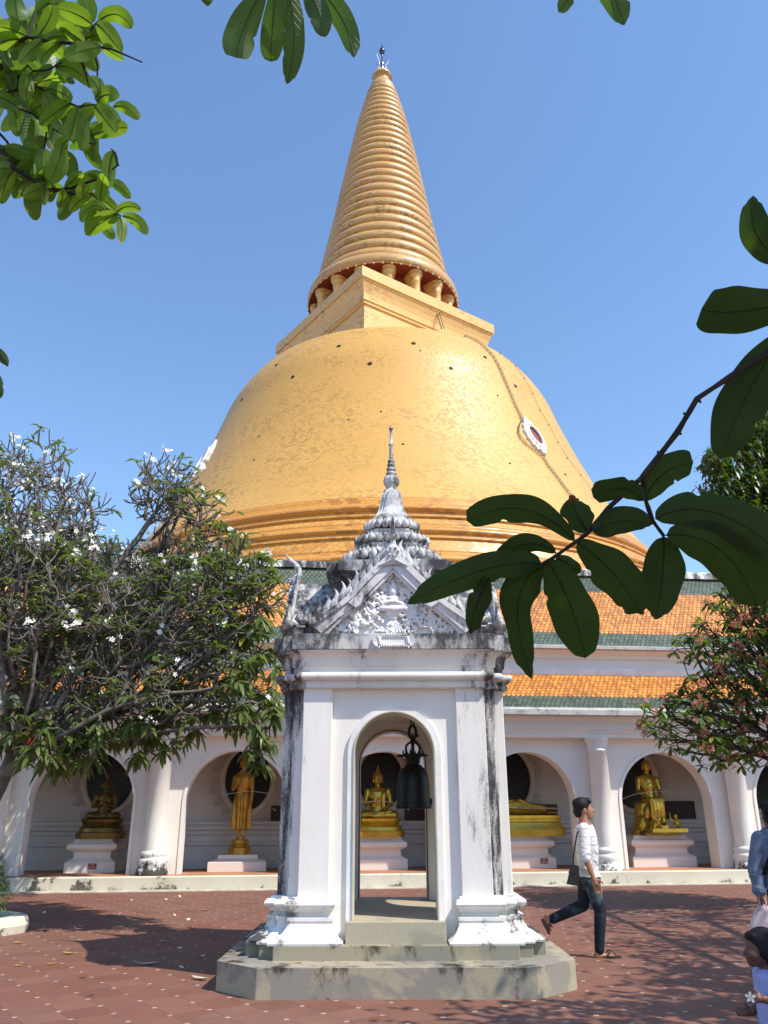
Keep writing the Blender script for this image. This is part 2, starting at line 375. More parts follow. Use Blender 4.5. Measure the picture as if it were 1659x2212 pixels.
def nearleaf(name, a, b, trans, rough, tint, spec=.45):
    t = NT(name); uv = t.n('ShaderNodeUVMap').outputs[0]; x = t.xyz(uv); oi = t.n('ShaderNodeObjectInfo').outputs['Random']; ri = t.n('ShaderNodeNewGeometry').outputs['Random Per Island']
    r = t.math('FRACT', t.math('ADD', oi, ri)); au = t.math('ABSOLUTE', t.math('SUBTRACT', x[0], .5))
    v = t.math('FRACT', t.math('ADD', t.math('SUBTRACT', t.math('MULTIPLY', x[1], 11), t.math('MULTIPLY', au, 3.2)), t.math('MULTIPLY', t.noise(uv, 5, 2), .35)))
    vein = t.math('SUBTRACT', 1, t.ramp(t.math('MINIMUM', v, t.math('SUBTRACT', 1, v)), .0, .09)); mid = t.math('SUBTRACT', 1, t.ramp(au, .008, .03)); vv = t.math('MAXIMUM', t.math('MULTIPLY', vein, .55), mid)
    p = t.pos(); n1 = t.noise(p, 14, 4, .6); n2 = t.noise(p, 70, 3, .6)
    c = t.mix(r, a, b); c = t.mix(t.ramp(n1, .35, .7, 0, .45), c, tuple(k*1.7 for k in b)); c = t.mix(t.math('MULTIPLY', vv, .35), c, tuple(k*2.4 for k in b))
    c = t.mix(t.ramp(n2, .70, .76, 0, .8), c, (.05, .035, .015))
    h = t.math('ADD', t.math('MULTIPLY', vv, -1), t.math('MULTIPLY', n1, .6))
    s1 = t.bsdf(c, rough, 0, spec, t.bump(h, .5, .004)); tr = t.n('ShaderNodeBsdfTranslucent')
    tc = t.mix(t.math('MULTIPLY', vv, .6), t.mix(.75, c, tint), tuple(k*.35 for k in tint)); t.l(tc, tr.inputs[0])
    m = t.n('ShaderNodeMixShader'); t.val(m.inputs[0], t.math('MULTIPLY', t.lin(r, 0, 1, .7, 1.25), trans)); t.l(s1, m.inputs[1]); t.l(tr.outputs[0], m.inputs[2])
    return t.done(m.outputs[0])
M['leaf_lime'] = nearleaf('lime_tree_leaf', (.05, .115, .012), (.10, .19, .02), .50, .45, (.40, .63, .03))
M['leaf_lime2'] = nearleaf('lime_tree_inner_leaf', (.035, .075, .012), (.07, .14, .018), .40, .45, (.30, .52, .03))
M['leaf_dark'] = nearleaf('dark_hanging_leaf', (.010, .021, .005), (.016, .033, .008), .22, .65, (.13, .27, .02), .2)
M['leaf_mid'] = nearleaf('hanging_leaf', (.026, .058, .012), (.04, .085, .014), .30, .5, (.19, .40, .02))
M['leaf_shade'] = leafmat('shade_tree_leaf', (.04, .08, .02), (.07, .12, .03), .2)
M['leaf_shrub'] = leafmat('shrub_leaf', (.05, .10, .02), (.11, .19, .04), .3)
M['bark'] = simple('frangipani_bark', (.155, .135, .115), .85, 0, .2, .35, 9, .6)
M['bark_mid'] = simple('backlit_bark', (.06, .052, .045), .85, 0, .2, .35, 9, .5)  # darkened bark: the backlit look of the branches is put into the colour
M['dry_tip'] = simple('dried_leaf_tip', (.16, .05, .02), .8, 0, .2, .3, 60)
M['bark_dark'] = simple('dark_twig', (.028, .022, .018), .8, 0, .2, .3, 20, .4)
M['bark_trunk'] = simple('gnarled_trunk', (.05, .042, .036), .9, 0, .2, .4, 6, .9)
M['petal_white'] = simple('white_petal', (.85, .84, .78), .6, 0, .3, .04)
M['petal_yellow'] = simple('yellow_throat', (.80, .60, .08), .6, 0, .3, .1)
M['petal_pink'] = leafmat('pink_petal', (.62, .16, .17), (.70, .34, .14), .3, .6, tint=(.8, .3, .2))
M['leaf_dead'] = leafmat('fallen_leaf', (.30, .17, .05), (.50, .42, .16), .1, .7)
M['red_cloth'] = simple('red_ribbon', (.42, .03, .03), .8)
# statues
M['gold_statue'] = simple('gold_paint', (.55, .37, .055), .26, .75, .5, .12, 4, .05)
M['gold_aged'] = simple('aged_gilding', (.50, .27, .045), .38, .5, .5, .2, 6, .1)
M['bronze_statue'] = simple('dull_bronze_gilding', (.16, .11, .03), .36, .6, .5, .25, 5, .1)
# people
M['skin'] = simple('tan_skin', (.34, .165, .10), .5, 0, .4, .06, 12)
M['skin_dark'] = simple('brown_skin', (.13, .06, .04), .5, 0, .4, .06, 12)
M['hair'] = simple('black_hair', (.006, .005, .005), .55, 0, .25, .3, 60, .4)
M['jeans'] = None
t = NT('faded_jeans'); p = t.pos(); n = t.noise(p, 7, 4); x = t.xyz(p)
f = t.math('MULTIPLY', t.ramp(n, .45, .7), t.lin(x[2], .35, .6, 0, 1))
M['jeans'] = t.done(t.bsdf(t.mix(f, (.014, .020, .032), (.09, .12, .15)), .85, 0, .2, t.bump(t.noise(t.scaled(p, (6, 6, 30)), 3, 4), .35, .01)))
t = NT('white_check_shirt'); p = t.pos(); x = t.xyz(p)
def stripes(s, k, w): return t.math('LESS_THAN', t.math('FRACT', t.math('MULTIPLY', s, k)), w)
ln = t.math('MAXIMUM', stripes(x[2], 11, .07), t.math('MULTIPLY', stripes(x[2], 37, .12), .3))
cr = t.noise(t.scaled(p, (5, 5, 9)), 3, 4, .6, 1.0)
M['shirt'] = t.done(t.bsdf(t.mix(t.math('MULTIPLY', ln, .8), (.70, .69, .70), (.30, .29, .31)), .85, 0, .2, t.bump(cr, .55, .03)))
M['blue_cloth'] = simple('blue_sweatshirt', (.15, .18, .26), .9, 0, .15, .16, 14, .5)
M['violet_cloth'] = simple('pale_violet_shirt', (.36, .40, .72), .9, 0, .15, .08, 14, .4)
M['black_cloth'] = simple('black_cloth', (.012, .012, .014), .8, 0, .2, .1, 20, .2)
M['black_leather'] = simple('black_leather', (.008, .008, .009), .4, 0, .5, .1, 30, .2)
M['sandal'] = simple('brown_sandal', (.07, .035, .025), .6)
t = NT('thin_plastic'); p = t.pos(); cr = t.noise(p, 18, 4, .6, 1)
s1 = t.bsdf(t.mix(t.ramp(t.noise(p, 9, 2), .4, .6), (.80, .74, .75), (.72, .55, .57)), .35, 0, .5, t.bump(cr, .6, .02))
tr = t.n('ShaderNodeBsdfTranslucent'); tr.inputs[0].default_value = (.85, .76, .77, 1)
mx = t.n('ShaderNodeMixShader'); mx.inputs[0].default_value = .45; t.l(s1, mx.inputs[1]); t.l(tr.outputs[0], mx.inputs[2]); M['plastic'] = t.done(mx.outputs[0])
# paving
t = NT('red_paving'); p = t.pos()
g = t.scaled(p, (1/.345, 1/.345, 1), rot=(0, 0, 0))
mp = t.n('ShaderNodeMapping', vector_type='TEXTURE'); mp.inputs['Location'].default_value = (-3.121, 8.228, 0); mp.inputs['Rotation'].default_value = (0, 0, math.radians(-57.0+3)); mp.inputs['Scale'].default_value = (.345, .345, 1)
t.l(p, mp.inputs['Vector']); x = t.xyz(mp.outputs[0])
fx, fy = t.math('FRACT', x[0]), t.math('FRACT', x[1]); ix, iy = t.math('FLOOR', x[0]), t.math('FLOOR', x[1])
dx = t.math('MINIMUM', fx, t.math('SUBTRACT', 1, fx)); dy = t.math('MINIMUM', fy, t.math('SUBTRACT', 1, fy))
joint = t.math('LESS_THAN', t.math('MINIMUM', dx, dy), .012)
dot = t.math('LESS_THAN', t.math('ADD', dx, dy), .082)
chk = t.math('MODULO', t.math('ABSOLUTE', t.math('ADD', ix, iy)), 2)
rib = t.math('ADD', t.math('MULTIPLY', t.math('SINE', t.math('MULTIPLY', x[0], 2*PI*13)), chk), t.math('MULTIPLY', t.math('SINE', t.math('MULTIPLY', x[1], 2*PI*13)), t.math('SUBTRACT', 1, chk)))
wn = t.n('ShaderNodeTexWhiteNoise', noise_dimensions='2D'); cv = t.n('ShaderNodeCombineXYZ'); t.l(ix, cv.inputs[0]); t.l(iy, cv.inputs[1]); t.l(cv.outputs[0], wn.inputs['Vector'])
c = t.mix(wn.outputs[0], (.18, .075, .049), (.235, .108, .075))
c = t.mix(t.ramp(t.noise(p, .55, 5, .6), .4, .72, 0, .55), c, (.205, .115, .09))
c = t.mix(t.ramp(t.noise(p, 3.5, 5, .65), .52, .75, 0, .55), c, (.13, .060, .045)); c = t.mix(t.ramp(t.noise(p, 1.3, 6, .7), .56, .72, 0, .45), c, (.26, .19, .15)); c = t.mix(t.ramp(t.noise(p, 9, 4, .7), .66, .74, 0, .5), c, (.09, .05, .04))
c = t.mix(t.ramp(rib, -1, 1, .22, 0), c, (.10, .04, .03))
c = t.mix(t.math('MULTIPLY', joint, .75), c, (.10, .05, .04)); c = t.mix(t.math('MULTIPLY', dot, t.ramp(t.noise(p, 2.2, 2), .25, .5, .55, 1)), c, (.46, .34, .28))
hh = t.math('ADD', t.math('MULTIPLY', rib, .4), t.math('MULTIPLY', joint, -2))
M['paving'] = t.done(t.bsdf(c, .72, 0, .35, t.bump(hh, .35, .006)))
# ------------------------------------------------------------------ the great gilded stupa
DOME_KZ = [25.5, 28.0, 31.0, 34.0, 37.0, 40.0, 43.0, 46.0, 48.5, 50.5, 52.0, 53.0]
DOME_KR = [29.4, 27.59, 25.9, 24.36, 23.02, 21.8, 20.67, 19.6, 18.12, 16.2, 11.98, 9.15]
AXD = (.7, 89.0)          # dome axis
AXS = (-.05, 89.0)        # spire axis, leaning a little off the dome's
def dome_profile(n=90):
    kz, kr = np.array(DOME_KZ), np.array(DOME_KR)
    z = np.linspace(kz[0], kz[-1], n); m = np.gradient(kr, kz)
    i = np.clip(np.searchsorted(kz, z)-1, 0, len(kz)-2); h = kz[i+1]-kz[i]; t = (z-kz[i])/h
    r = (2*t**3-3*t**2+1)*kr[i]+(t**3-2*t**2+t)*h*m[i]+(-2*t**3+3*t**2)*kr[i+1]+(t**3-t**2)*h*m[i+1]
    return list(zip(r, z))
DP = dome_profile(); DPR = np.array([a for a, _ in DP]); DPZ = np.array([b for _, b in DP])
def dome_hit(x, y, off=0.):
    d = ray(x, y); lo, hi = 40., 120.
    f = lambda s: (lambda P: math.hypot(P[0]-AXD[0], P[1]-AXD[1])-np.interp(P[2], DPZ, DPR)-off)(_C+d*s)
    prev = 45.
    for s in np.arange(45, 118, .5):
        if f(s) < 0: lo, hi = prev, s; break
        prev = s
    else: s = min(np.arange(60, 110, .25), key=f); lo = hi = s
    for _ in range(30):
        m = (lo+hi)/2
        if f(m) < 0: hi = m
        else: lo = m
    P = _C+d*lo
    z = P[2]; dr = (np.interp(z+.3, DPZ, DPR)-np.interp(z-.3, DPZ, DPR))/.6
    e = np.array([P[0]-AXD[0], P[1]-AXD[1]]); e /= np.linalg.norm(e)
    N = np.array([e[0], e[1], -dr]); return P, N/np.linalg.norm(N)

st = thing('great_stupa', 'huge golden tiled bell-shaped stupa with ringed spire rising behind the cloister roof', 'stupa', (AXD[0], AXD[1], 0))
b = MB().lathe(DP, (AXD[0], AXD[1], 0), 160, ush=26, caps=False); b.build('dome', M['dome'], st, uv=True)
def arc_prof(r0, z0, r1, z1, bulge, n=6):
    o = []
    for k in range(n+1):
        t = k/n; o.append((r0+(r1-r0)*t+bulge*math.sin(PI*t), z0+(z1-z0)*t))
    return o
def band(name, prof, mat): MB().lathe(prof, (AXD[0], AXD[1], 0), 160, ush=30, caps=False).build(name, mat, st, uv=True)
band('base_moulding', [(29.3, 25.62), (29.5, 25.5), (29.55, 25.0)]+arc_prof(29.6, 24.95, 29.9, 23.95, .45, 8)+[(30.35, 23.72), (30.5, 23.5), (30.35, 23.42)], M['mould'])
band('base_tile_band', [(30.35, 23.42), (30.75, 22.82)], M['mould_diag'])
band('base_moulding', [(30.75, 22.82), (30.72, 22.62), (31.05, 22.55)]+arc_prof(31.1, 22.5, 31.5, 21.62, .42, 8)+[(32.0, 21.36), (32.15, 21.2), (32.0, 21.12)], M['mould'])
band('base_tile_band', [(32.0, 21.12), (32.45, 20.08)], M['mould_diag'])
band('base_moulding', [(32.45, 20.08), (32.4, 19.85), (32.9, 19.75)]+arc_prof(32.95, 19.7, 33.3, 18.7, .4, 8)+[(33.8, 18.4), (34.0, 18.2)], M['mould'])
band('base_tile_band', [(34.0, 18.2), (35.2, 15.5), (38, 8), (39, 0)], M['mould_diag'])
# square throne
th0 = math.atan2(74.63-88.82, -2.36+.09); TC = (-.09, 88.82)
b = MB(); rings = []; prof = [(13.05, 45), (13.05, 55.7), (13.3, 55.75), (13.3, 56.05), (13.5, 56.15), (13.5, 56.4), (13.35, 56.5), (13.4, 57.0), (13.6, 57.6), (13.95, 58.3), (14.15, 58.62), (14.35, 58.68), (14.35, 60.0), (9.0, 60.02)]
L = 0
for k in range(4):
    a0, a1 = th0+k*PI/2, th0+(k+1)*PI/2; L = 0; V = []; UV = []; F = []
    for i, (r, z) in enumerate(prof):
        if i: L += math.hypot((r-prof[i-1][0])*.7, z-prof[i-1][1])
        for a, u in ((a0, 0), (a1, 20.3)):
            V.append((TC[0]+r*math.cos(a), TC[1]+r*math.sin(a), z)); UV.append((u, L))
    for i in range(len(prof)-1): F.append((2*i, 2*i+1, 2*i+3, 2*i+2))
    b.add(V, F, False, UV)
b.build('square_throne', M['throne'], st, uv=True)
# colonnade drum
MB().lathe([(7.4, 59.5), (7.4, 64.1)], (*AXS, 0), 64, caps=False).build('drum', M['dark_red'], st)
MB().lathe([(7.4, 64.06), (9.75, 63.95)], (*AXS, 0), 96, caps=False).build('soffit', M['dark_red'], st)
cb = MB(); cb.lathe([(.62, -.2), (.62, .5), (.52, .7), (.5, 2.5), (.56, 2.6), (.5, 2.7), (.6, 2.95), (.55, 3.05), (.72, 3.3), (.8, 3.5), (.62, 3.52), (.85, 3.75), (.85, 4.0)], (0, 0, 0), 20)
cb.box((-1.5, -.55, -.2), (-.1, .55, 3.2)); cb.box((-1.6, -.75, 3.2), (0, .75, 3.6)); cb.box((-1.6, -.85, 3.6), (.1, .85, 3.99))
col0 = None
for k in range(16):
    a = th0+PI/16+.05+k*2*PI/16
    if col0 is None:
        col0 = cb.build('column', M['gold_col'], None); o = col0; o.parent = st
    else: o = col0.copy(); COL.objects.link(o); o.parent = st
    o.matrix_parent_inverse = PW[st.name].inverted()
    o.matrix_basis = Matrix.Translation((AXS[0]+8.75*math.cos(a), AXS[1]+8.75*math.sin(a), 60.0)) @ Matrix.Rotation(a, 4, 'Z')
# ringed spire
pr = [(9.75, 63.95), (9.95, 64.05), (9.95, 64.9), (9.75, 65.5), (9.0, 65.75)]
z = 65.75; N = 27; hs = np.linspace(1.62, 1.06, N); hs *= (102.3-65.75)/hs.sum()
for h in hs:
    r0 = np.interp(z, [65.75, 71.35, 78.4, 86.97, 96.05, 101.9, 103], [8.85, 7.75, 6.45, 5.05, 3.45, 2.05, 1.85]); r1 = np.interp(z+h, [65.75, 71.35, 78.4, 86.97, 96.05, 101.9, 103], [8.85, 7.75, 6.45, 5.05, 3.45, 2.05, 1.85])
    bl = .15*h
    for t in (0, .04, .12, .25, .42, .6, .76, .88, .95): pr.append((r0+(r1-r0)*t-.10*h+bl*2.0*math.sin(PI*min(1, t*1.04))**.55, z+h*t))
    z += h
pr += [(1.95, 102.3), (1.98, 102.6), (1.85, 103.2), (1.62, 103.7), (1.30, 104.1), (1.12, 104.7), (1.16, 105.2), (1.5, 105.35), (1.45, 105.6), (1.2, 106.2), (.8, 106.6), (.1, 106.7)]
MB().lathe(pr, (*AXS, 0), 120, ush=8, caps=False).build('ring_spire', M['spire'], st, uv=True)
sd = MB().ball((0, 0, 0), 1, 5).build('lamp_stud', M['studs'], st)
for k in range(70):
    o = sd if k == 0 else sd.copy()
    if k: COL.objects.link(o)
    n_, R_, z_, s_ = (56, 9.86, 63.86, .13) if k < 56 else (14, 1.52, 105.4, .09)
    a = k*2*PI/n_; o.matrix_basis = Matrix.Translation((AXS[0]+R_*math.cos(a), AXS[1]+R_*math.sin(a), z_)) @ Matrix.Scale(s_, 4)
b = MB(); c = (*AXS, 0)
b.lathe([(.4, 106.6), (.2, 107), (.32, 107.5), (.15, 107.9), (.26, 108.4), (.15, 108.8), (.12, 109.8), (.06, 110.3)], c, 14)
for k in range(7):
    a = k*2*PI/7+.3; p = []
    for t in np.linspace(0, 1, 6): p.append((AXS[0]+(.25+.75*t**.8+.1*math.sin(t*9))*math.cos(a), AXS[1]+(.25+.75*t**.8+.1*math.sin(t*9))*math.sin(a), 106.6+3.0*t-.4*(k % 2)*t))
    b.tube(p, [.08, .08, .07, .06, .05, .02], 6)
b.build('finial', M['steel'], st)
MB().lathe([(.06, 110.2), (.2, 110.45), (.42, 110.8), (.42, 111.1), (.25, 111.5), (.12, 111.8), (.14, 112), (.05, 112.2), (.02, 113.1)], c, 14).ball((AXS[0]-.25, AXS[1]-.1, 110.3), .12, 5).ball((AXS[0]+.28, AXS[1]-.1, 110.3), .12, 5).build('finial_ball', M['dark_steel'], st)
# oval windows in the dome
def dome_window(x, y):
    P, N = dome_hit(x, y); N = Vector(N); up = Vector((0, 0, 1)); u = (up-N*up.dot(N)).normalized(); r = u.cross(N)
    Mx = Matrix(((r[0], u[0], N[0], P[0]), (r[1], u[1], N[1], P[1]), (r[2], u[2], N[2], P[2]), (0, 0, 0, 1))) @ Matrix.Diagonal((.56, .80, .6, 1))
    b = MB(); n = 28
    def ringp(rx, ry, z, wob=0): return [(rx*(1+wob*(k % 2))*math.cos(2*PI*k/n), ry*(1+wob*(k % 2))*math.sin(2*PI*k/n), z) for k in range(n)]
    b.loft([ringp(1.15, 1.55, .5), ringp(1.25, 1.65, .75), ringp(1.5, 1.95, .72), ringp(1.6, 2.1, .45, .12), ringp(1.95, 2.45, .40, .16), ringp(2.0, 2.5, -.35, .16)], False, cap=False, M=Mx)
    b.box((-.5, -3.1, -.2), (.5, -2.3, .6), Mx); b.box((-.9, 2.2, -.2), (.9, 2.9, .45), Mx); b.box((-.35, 2.8, -.2), (.35, 3.5, .4), Mx)
    w = b.build('round_window', M['white_stucco'], st)
    MB().loft([ringp(1.17, 1.57, .46), ringp(1.1, 1.5, .3), ringp(.02, .02, .3)], M=Mx, cap=False).build('pane', M['dark_red'], w)
dome_window(*S(1737, 1425)); dome_window(*S(668, 1500))
# climbing rail, cable and vent holes on the dome
def D(x, y, off=.12): return dome_hit(*S(x, y), off)[0]
rail = [(0,280),(150,345),(235,405),(330,510),(400,640),(460,780),(515,910),(560,1020),(610,1120),(622,1170),(590,1220),(585,1290),(610,1350),(670,1415),(760,1480),(840,1545),(900,1640),(980,1740),(1060,1850),(1150,1970),(1240,2090)]
rail = [(1500+x/3.16, 1000+y/3.16) for x, y in rail]
b = MB(); A = [D(x, y) for x, y in rail]; B = [D(x+5, y-3) for x, y in rail]
b.tube(A, .038, 5); b.tube(B, .03, 5)
for i in range(len(A)-1):
    for t in (0, .33, .66): b.tube([A[i]+(A[i+1]-A[i])*t, B[i]+(B[i+1]-B[i])*t], .02, 4)
b.build('climbing_rail', M['wire'], st)
cab = [(405,470),(565,605),(655,730),(740,885),(815,1055),(905,1205),(1000,1385),(1100,1550),(1235,1725),(1365,1905)]
b = MB(); pts = [D(1500+x/3.16, 1000+y/3.16, .15) for x, y in cab]; b.tube(pts, .02, 4)
for p in pts: b.ball(p, .08, 4)
b.build('lightning_cable', M['wire'], st)
q0 = at_y(*S(900+1115/2.212, 850+245/2.212), 83.5); q1 = at_y(*S(900+1190/2.212, 850+490/2.212), 80.0); q2 = at_y(*S(900+1160/2.212, 850+440/2.212), 80.5)
MB().tube([q0, q1], .07, 5).tube([q0+np.array([.35, 0, 0]), q1+np.array([.3, 0, 0])], .05, 5).build('lightning_cable', M['wire'], st)
for x, y, r in [(1103,1127,.26),(1346,1118,.28),(1204,1184,.28),(1579,1163,.26),(1468,1199,.24),(953,1227,.24),(1678,1257,.26),(788,1301,.22),(900,1188,.22),(1620,1288,.12),(1240,1340,.1),(1312,1446,.12),(1135,1366,.1),(844,1420,.1),(827,1497,.1),(1660,1508,.12),(1368,1142,.1),(1840,1545,.16)]:
    P, N = dome_hit(*S(x, y)); q = Vector(N).to_track_quat('Z', 'Y').to_matrix().to_4x4(); Mx = Matrix.Translation(P) @ q
    r *= .68; MB().lathe([(r*1.25, -.2), (r*1.25, .04), (r, .06), (r*.8, .03), (.01, .02)], n=12, M=Mx, caps=False).build('vent_hole', M['dark_void'], st)
# ------------------------------------------------------------------ cloister gallery
GY = math.atan(.115); G0 = (0, 19.88, 0)
GM = Matrix.Translation(G0) @ Matrix.Rotation(GY, 4, 'Z')
def gw(u, v, z=0): return tuple(GM @ Vector((u, v, z)))
gal = local(thing('cloister_gallery', 'long white arcaded cloister with orange and green tiled roofs in front of the stupa', 'gallery', G0, GY))
UA, UB = -26., 30.
SP, A0 = 3.58, .10
BAYS = range(-5, 7)
MB().sweep_u([(0, 0), (0, .27), (.03, .29), (.16, .29), (.16, 0)], UA, UB).build('ledge', M['gal_ledge'], gal)
MB().sweep_u([(.16, .1), (.16, .286), (3.3, .286), (3.3, .1)], UA, UB).build('floor', M['gal_floor'], gal)
# front wall with arches
def arch_pts(c, hw, spring, n=24, flat=1.0):
    return [(c-hw*math.cos(PI*k/n), spring+hw*flat*math.sin(PI*k/n)) for k in range(n+1)]
def arch_wall(b, u0, u1, zb, zt, c, hw, spring, v0, v1, n=24):
    P = [(c-hw, zb)]+arch_pts(c, hw, spring, n)+[(c+hw, zb)]
    O = []
    for i, (x, z) in enumerate(P):
        if i == 0: O.append((u0, zb))
        elif i == len(P)-1: O.append((u1, zb))
        else:
            t = (i-1)/n
            if t <= .25: O.append((u0, spring+(zt-spring)*t/.25))
            elif t >= .75: O.append((u1, spring+(zt-spring)*(1-t)/.25))
            else: O.append((u0+(u1-u0)*(t-.25)/.5, zt))
    for v in (v0, v1):
        V = [(x, v, z) for x, z in P]+[(x, v, z) for x, z in O]; m = len(P)
        F = [(i, i+1, m+i+1, m+i) if v == v0 else (i, m+i, m+i+1, i+1) for i in range(m-1)]
        b.add(V, F)
    m = len(P); V = [(x, v0, z) for x, z in P]+[(x, v1, z) for x, z in P]
    b.add(V, [(i, m+i, m+i+1, i+1) for i in range(m-1)], False)
AH, ASP = 1.19, 1.84
b = MB()
for k in BAYS:
    c = A0+k*SP; arch_wall(b, c-SP/2, c+SP/2, .28, 3.62, c, AH, ASP, .76, 1.24)
b.build('arcade_wall', M['gal_wall'], gal)
def arch_band(c, hw, w, spring, v0, v1, zb, n=28):
    P = [(c-hw, zb)]+arch_pts(c, hw, spring, n)+[(c+hw, zb)]; Q = [(c-hw-w, zb)]+arch_pts(c, hw+w, spring, n)+[(c+hw+w, zb)]
    bb = MB(); m = len(P)
    V = [(x, v0, z) for x, z in P]+[(x, v0, z) for x, z in Q]+[(x, v1, z) for x, z in P]+[(x, v1, z) for x, z in Q]
    F = [(i, i+1, m+i+1, m+i) for i in range(m-1)]+[(m+i, m+i+1, 3*m+i+1, 3*m+i) for i in range(m-1)]+[(i, 2*m+i, 2*m+i+1, i+1) for i in range(m-1)]
    return bb.add(V, F)
tr0 = None
for k in BAYS:
    c = k*SP
    if tr0 is None: tr0 = arch_band(A0, AH-.004, .075, ASP, .735, .775, .28).build('arch_trim', M['gal_wall'], gal); o = tr0; base = k
    else: o = tr0.copy(); COL.objects.link(o)
    o.location = (c, 0, 0)
# columns (half proud of the wall)
shaft = [(.245, .80), (.245, 1.2), (.232, 3.02), (.25, 3.03), (.25, 3.07), (.232, 3.09), (.235, 3.14), (.27, 3.20), (.265, 3.25), (.30, 3.28), (.30, 3.36)]
basep = [(.36, .28), (.36, .36), (.335, .38), (.335, .43), (.30, .45), (.31, .50), (.335, .56), (.32, .63), (.27, .66), (.29, .69), (.30, .73), (.28, .77), (.25, .80)]
c0 = b0 = None
for k in range(-5, 8):
    u = A0+(k-.5)*SP
    if c0 is None:
        c0 = MB().lathe(shaft, (0, 0, 0), 28).build('column', M['gal_col'], gal); b0 = MB().lathe(basep, (0, 0, 0), 28).build('column_base', M['gal_base'], c0)
        b0.matrix_parent_inverse = Matrix.Identity(4); PW[c0.name] = Matrix.Identity(4); o = c0
    else:
        o = c0.copy(); COL.objects.link(o); q = b0.copy(); COL.objects.link(q); q.parent = o
    o.location = (u, .54, 0)
# cornice stack under the eave
MB().sweep_u([(.76, 3.36), (.42, 3.36), (.42, 3.46), (.38, 3.48), (.38, 3.52), (.34, 3.54), (.34, 3.74), (.28, 3.80), (.24, 3.86), (.24, 3.88), (1.3, 3.88), (1.3, 3.6), (.76, 3.6)], UA, UB).build('cornice', M['gal_wall'], gal)
MB().sweep_u([(-.06, 3.86), (-.06, 3.98), (-.02, 4.04), (.10, 4.05), (.12, 3.86)], UA, UB).build('gutter', M['gal_gutter'], gal)
def roof(name, v0, z0, v1, z1, mat, th=.06):
    L = math.hypot(v1-v0, z1-z0); V = [(UA, v0, z0), (UB, v0, z0), (UB, v1, z1), (UA, v1, z1)]
    V += [(x, v+.01, z-th) for x, v, z in V]; uv = [(0, 0), (UB-UA, 0), (UB-UA, L), (0, L)]*2
    mesh(name, V, [(0, 1, 2, 3), (7, 6, 5, 4), (0, 4, 5, 1), (2, 6, 7, 3)], mat, gal, uv=uv)
roof('lower_roof', .06, 4.02, 1.32, 5.13, M['roof_low'])
MB().sweep_u([(1.25, 5.06), (1.22, 5.20), (1.26, 5.26), (1.36, 5.27), (1.36, 5.06)], UA, UB).build('roof_flashing', M['pav_trim'], gal)
MB().sweep_u([(1.34, 4.9), (1.34, 5.50), (1.26, 5.52), (1.26, 5.60), (1.16, 5.66), (1.06, 5.70), (1.06, 5.74), (1.7, 5.74), (1.7, 4.9)], UA, UB).build('clerestory_wall', M['gal_wall'], gal)
MB().sweep_u([(.92, 5.72), (.92, 5.80), (1.02, 5.84), (1.08, 5.72)], UA, UB).build('gutter', M['gal_gutter'], gal)
roof('upper_roof', .98, 5.82, 3.22, 8.50, M['roof_up'])
roof('back_roof', 5.5, 5.82, 3.24, 8.50, M['roof_up'])
MB().sweep_u([(3.05, 8.42), (3.08, 8.60), (3.16, 8.66), (3.32, 8.66), (3.40, 8.60), (3.42, 8.42)], UA, UB).build('ridge_cap', M['pav_cornice'], gal)
# back wall, ceiling, dado
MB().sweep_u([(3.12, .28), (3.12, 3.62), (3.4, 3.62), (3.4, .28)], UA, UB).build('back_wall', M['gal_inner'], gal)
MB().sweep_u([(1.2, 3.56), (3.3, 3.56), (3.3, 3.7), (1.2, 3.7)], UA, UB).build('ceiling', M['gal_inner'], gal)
MB().sweep_u([(3.14, .28), (2.86, .28), (2.86, .48), (2.92, .52), (2.92, .80), (2.88, .84), (2.88, .90), (2.94, .94), (2.94, 1.06), (2.90, 1.10), (2.90, 1.17), (2.84, 1.21), (2.84, 1.28), (2.92, 1.34), (2.92, 1.40), (3.14, 1.41)], UA, UB).build('dado', M['gal_dado'], gal)
def ell(rx, ry, z, n=40): return [(rx*math.cos(2*PI*k/n), z, ry*math.sin(2*PI*k/n)) for k in range(n)]
bw = MB(); bw.loft([ell(.60, .78, -.02), ell(.62, .80, -.07), ell(.68, .86, -.09), ell(.74, .92, -.06), ell(.75, .93, .02)], True, cap=False)
bp = MB(); bp.loft([ell(.61, .79, -.012), ell(.01, .01, -.012)], cap=False)
bs = MB(); rr = random.Random(3)
for k in range(46):
    a = 2*PI*k/46+rr.uniform(-.04, .04); R = 1+rr.uniform(-.05, .05); cx, cz = .90*R*math.cos(a), 1.08*R*math.sin(a); s = rr.choice((-1, 1)); p = []
    for t in np.linspace(0, 1, 9):
        q = a+s*(1+5*t); rad = .085*(1-.8*t); p.append((cx+rad*math.cos(q), -.035-.02*t, cz+rad*math.sin(q)))
    bs.tube(p, [.012, .02, .024, .024, .022, .02, .02, .018, .02], 5)
    if k % 2: bs.ball((cx*1.08, -.03, cz*1.08), (.045, .03, .03), 5)
w0 = None
for k in BAYS:
    u = A0+k*SP+.14
    if w0 is None:
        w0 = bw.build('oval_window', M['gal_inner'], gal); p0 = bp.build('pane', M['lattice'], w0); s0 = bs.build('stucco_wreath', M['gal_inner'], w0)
        for q in (p0, s0): q.matrix_parent_inverse = Matrix.Identity(4)
        o = w0
    else:
        o = w0.copy(); COL.objects.link(o)
        for q in (p0, s0): q2 = q.copy(); COL.objects.link(q2); q2.parent = o
    o.location = (u, 3.10, 2.46)
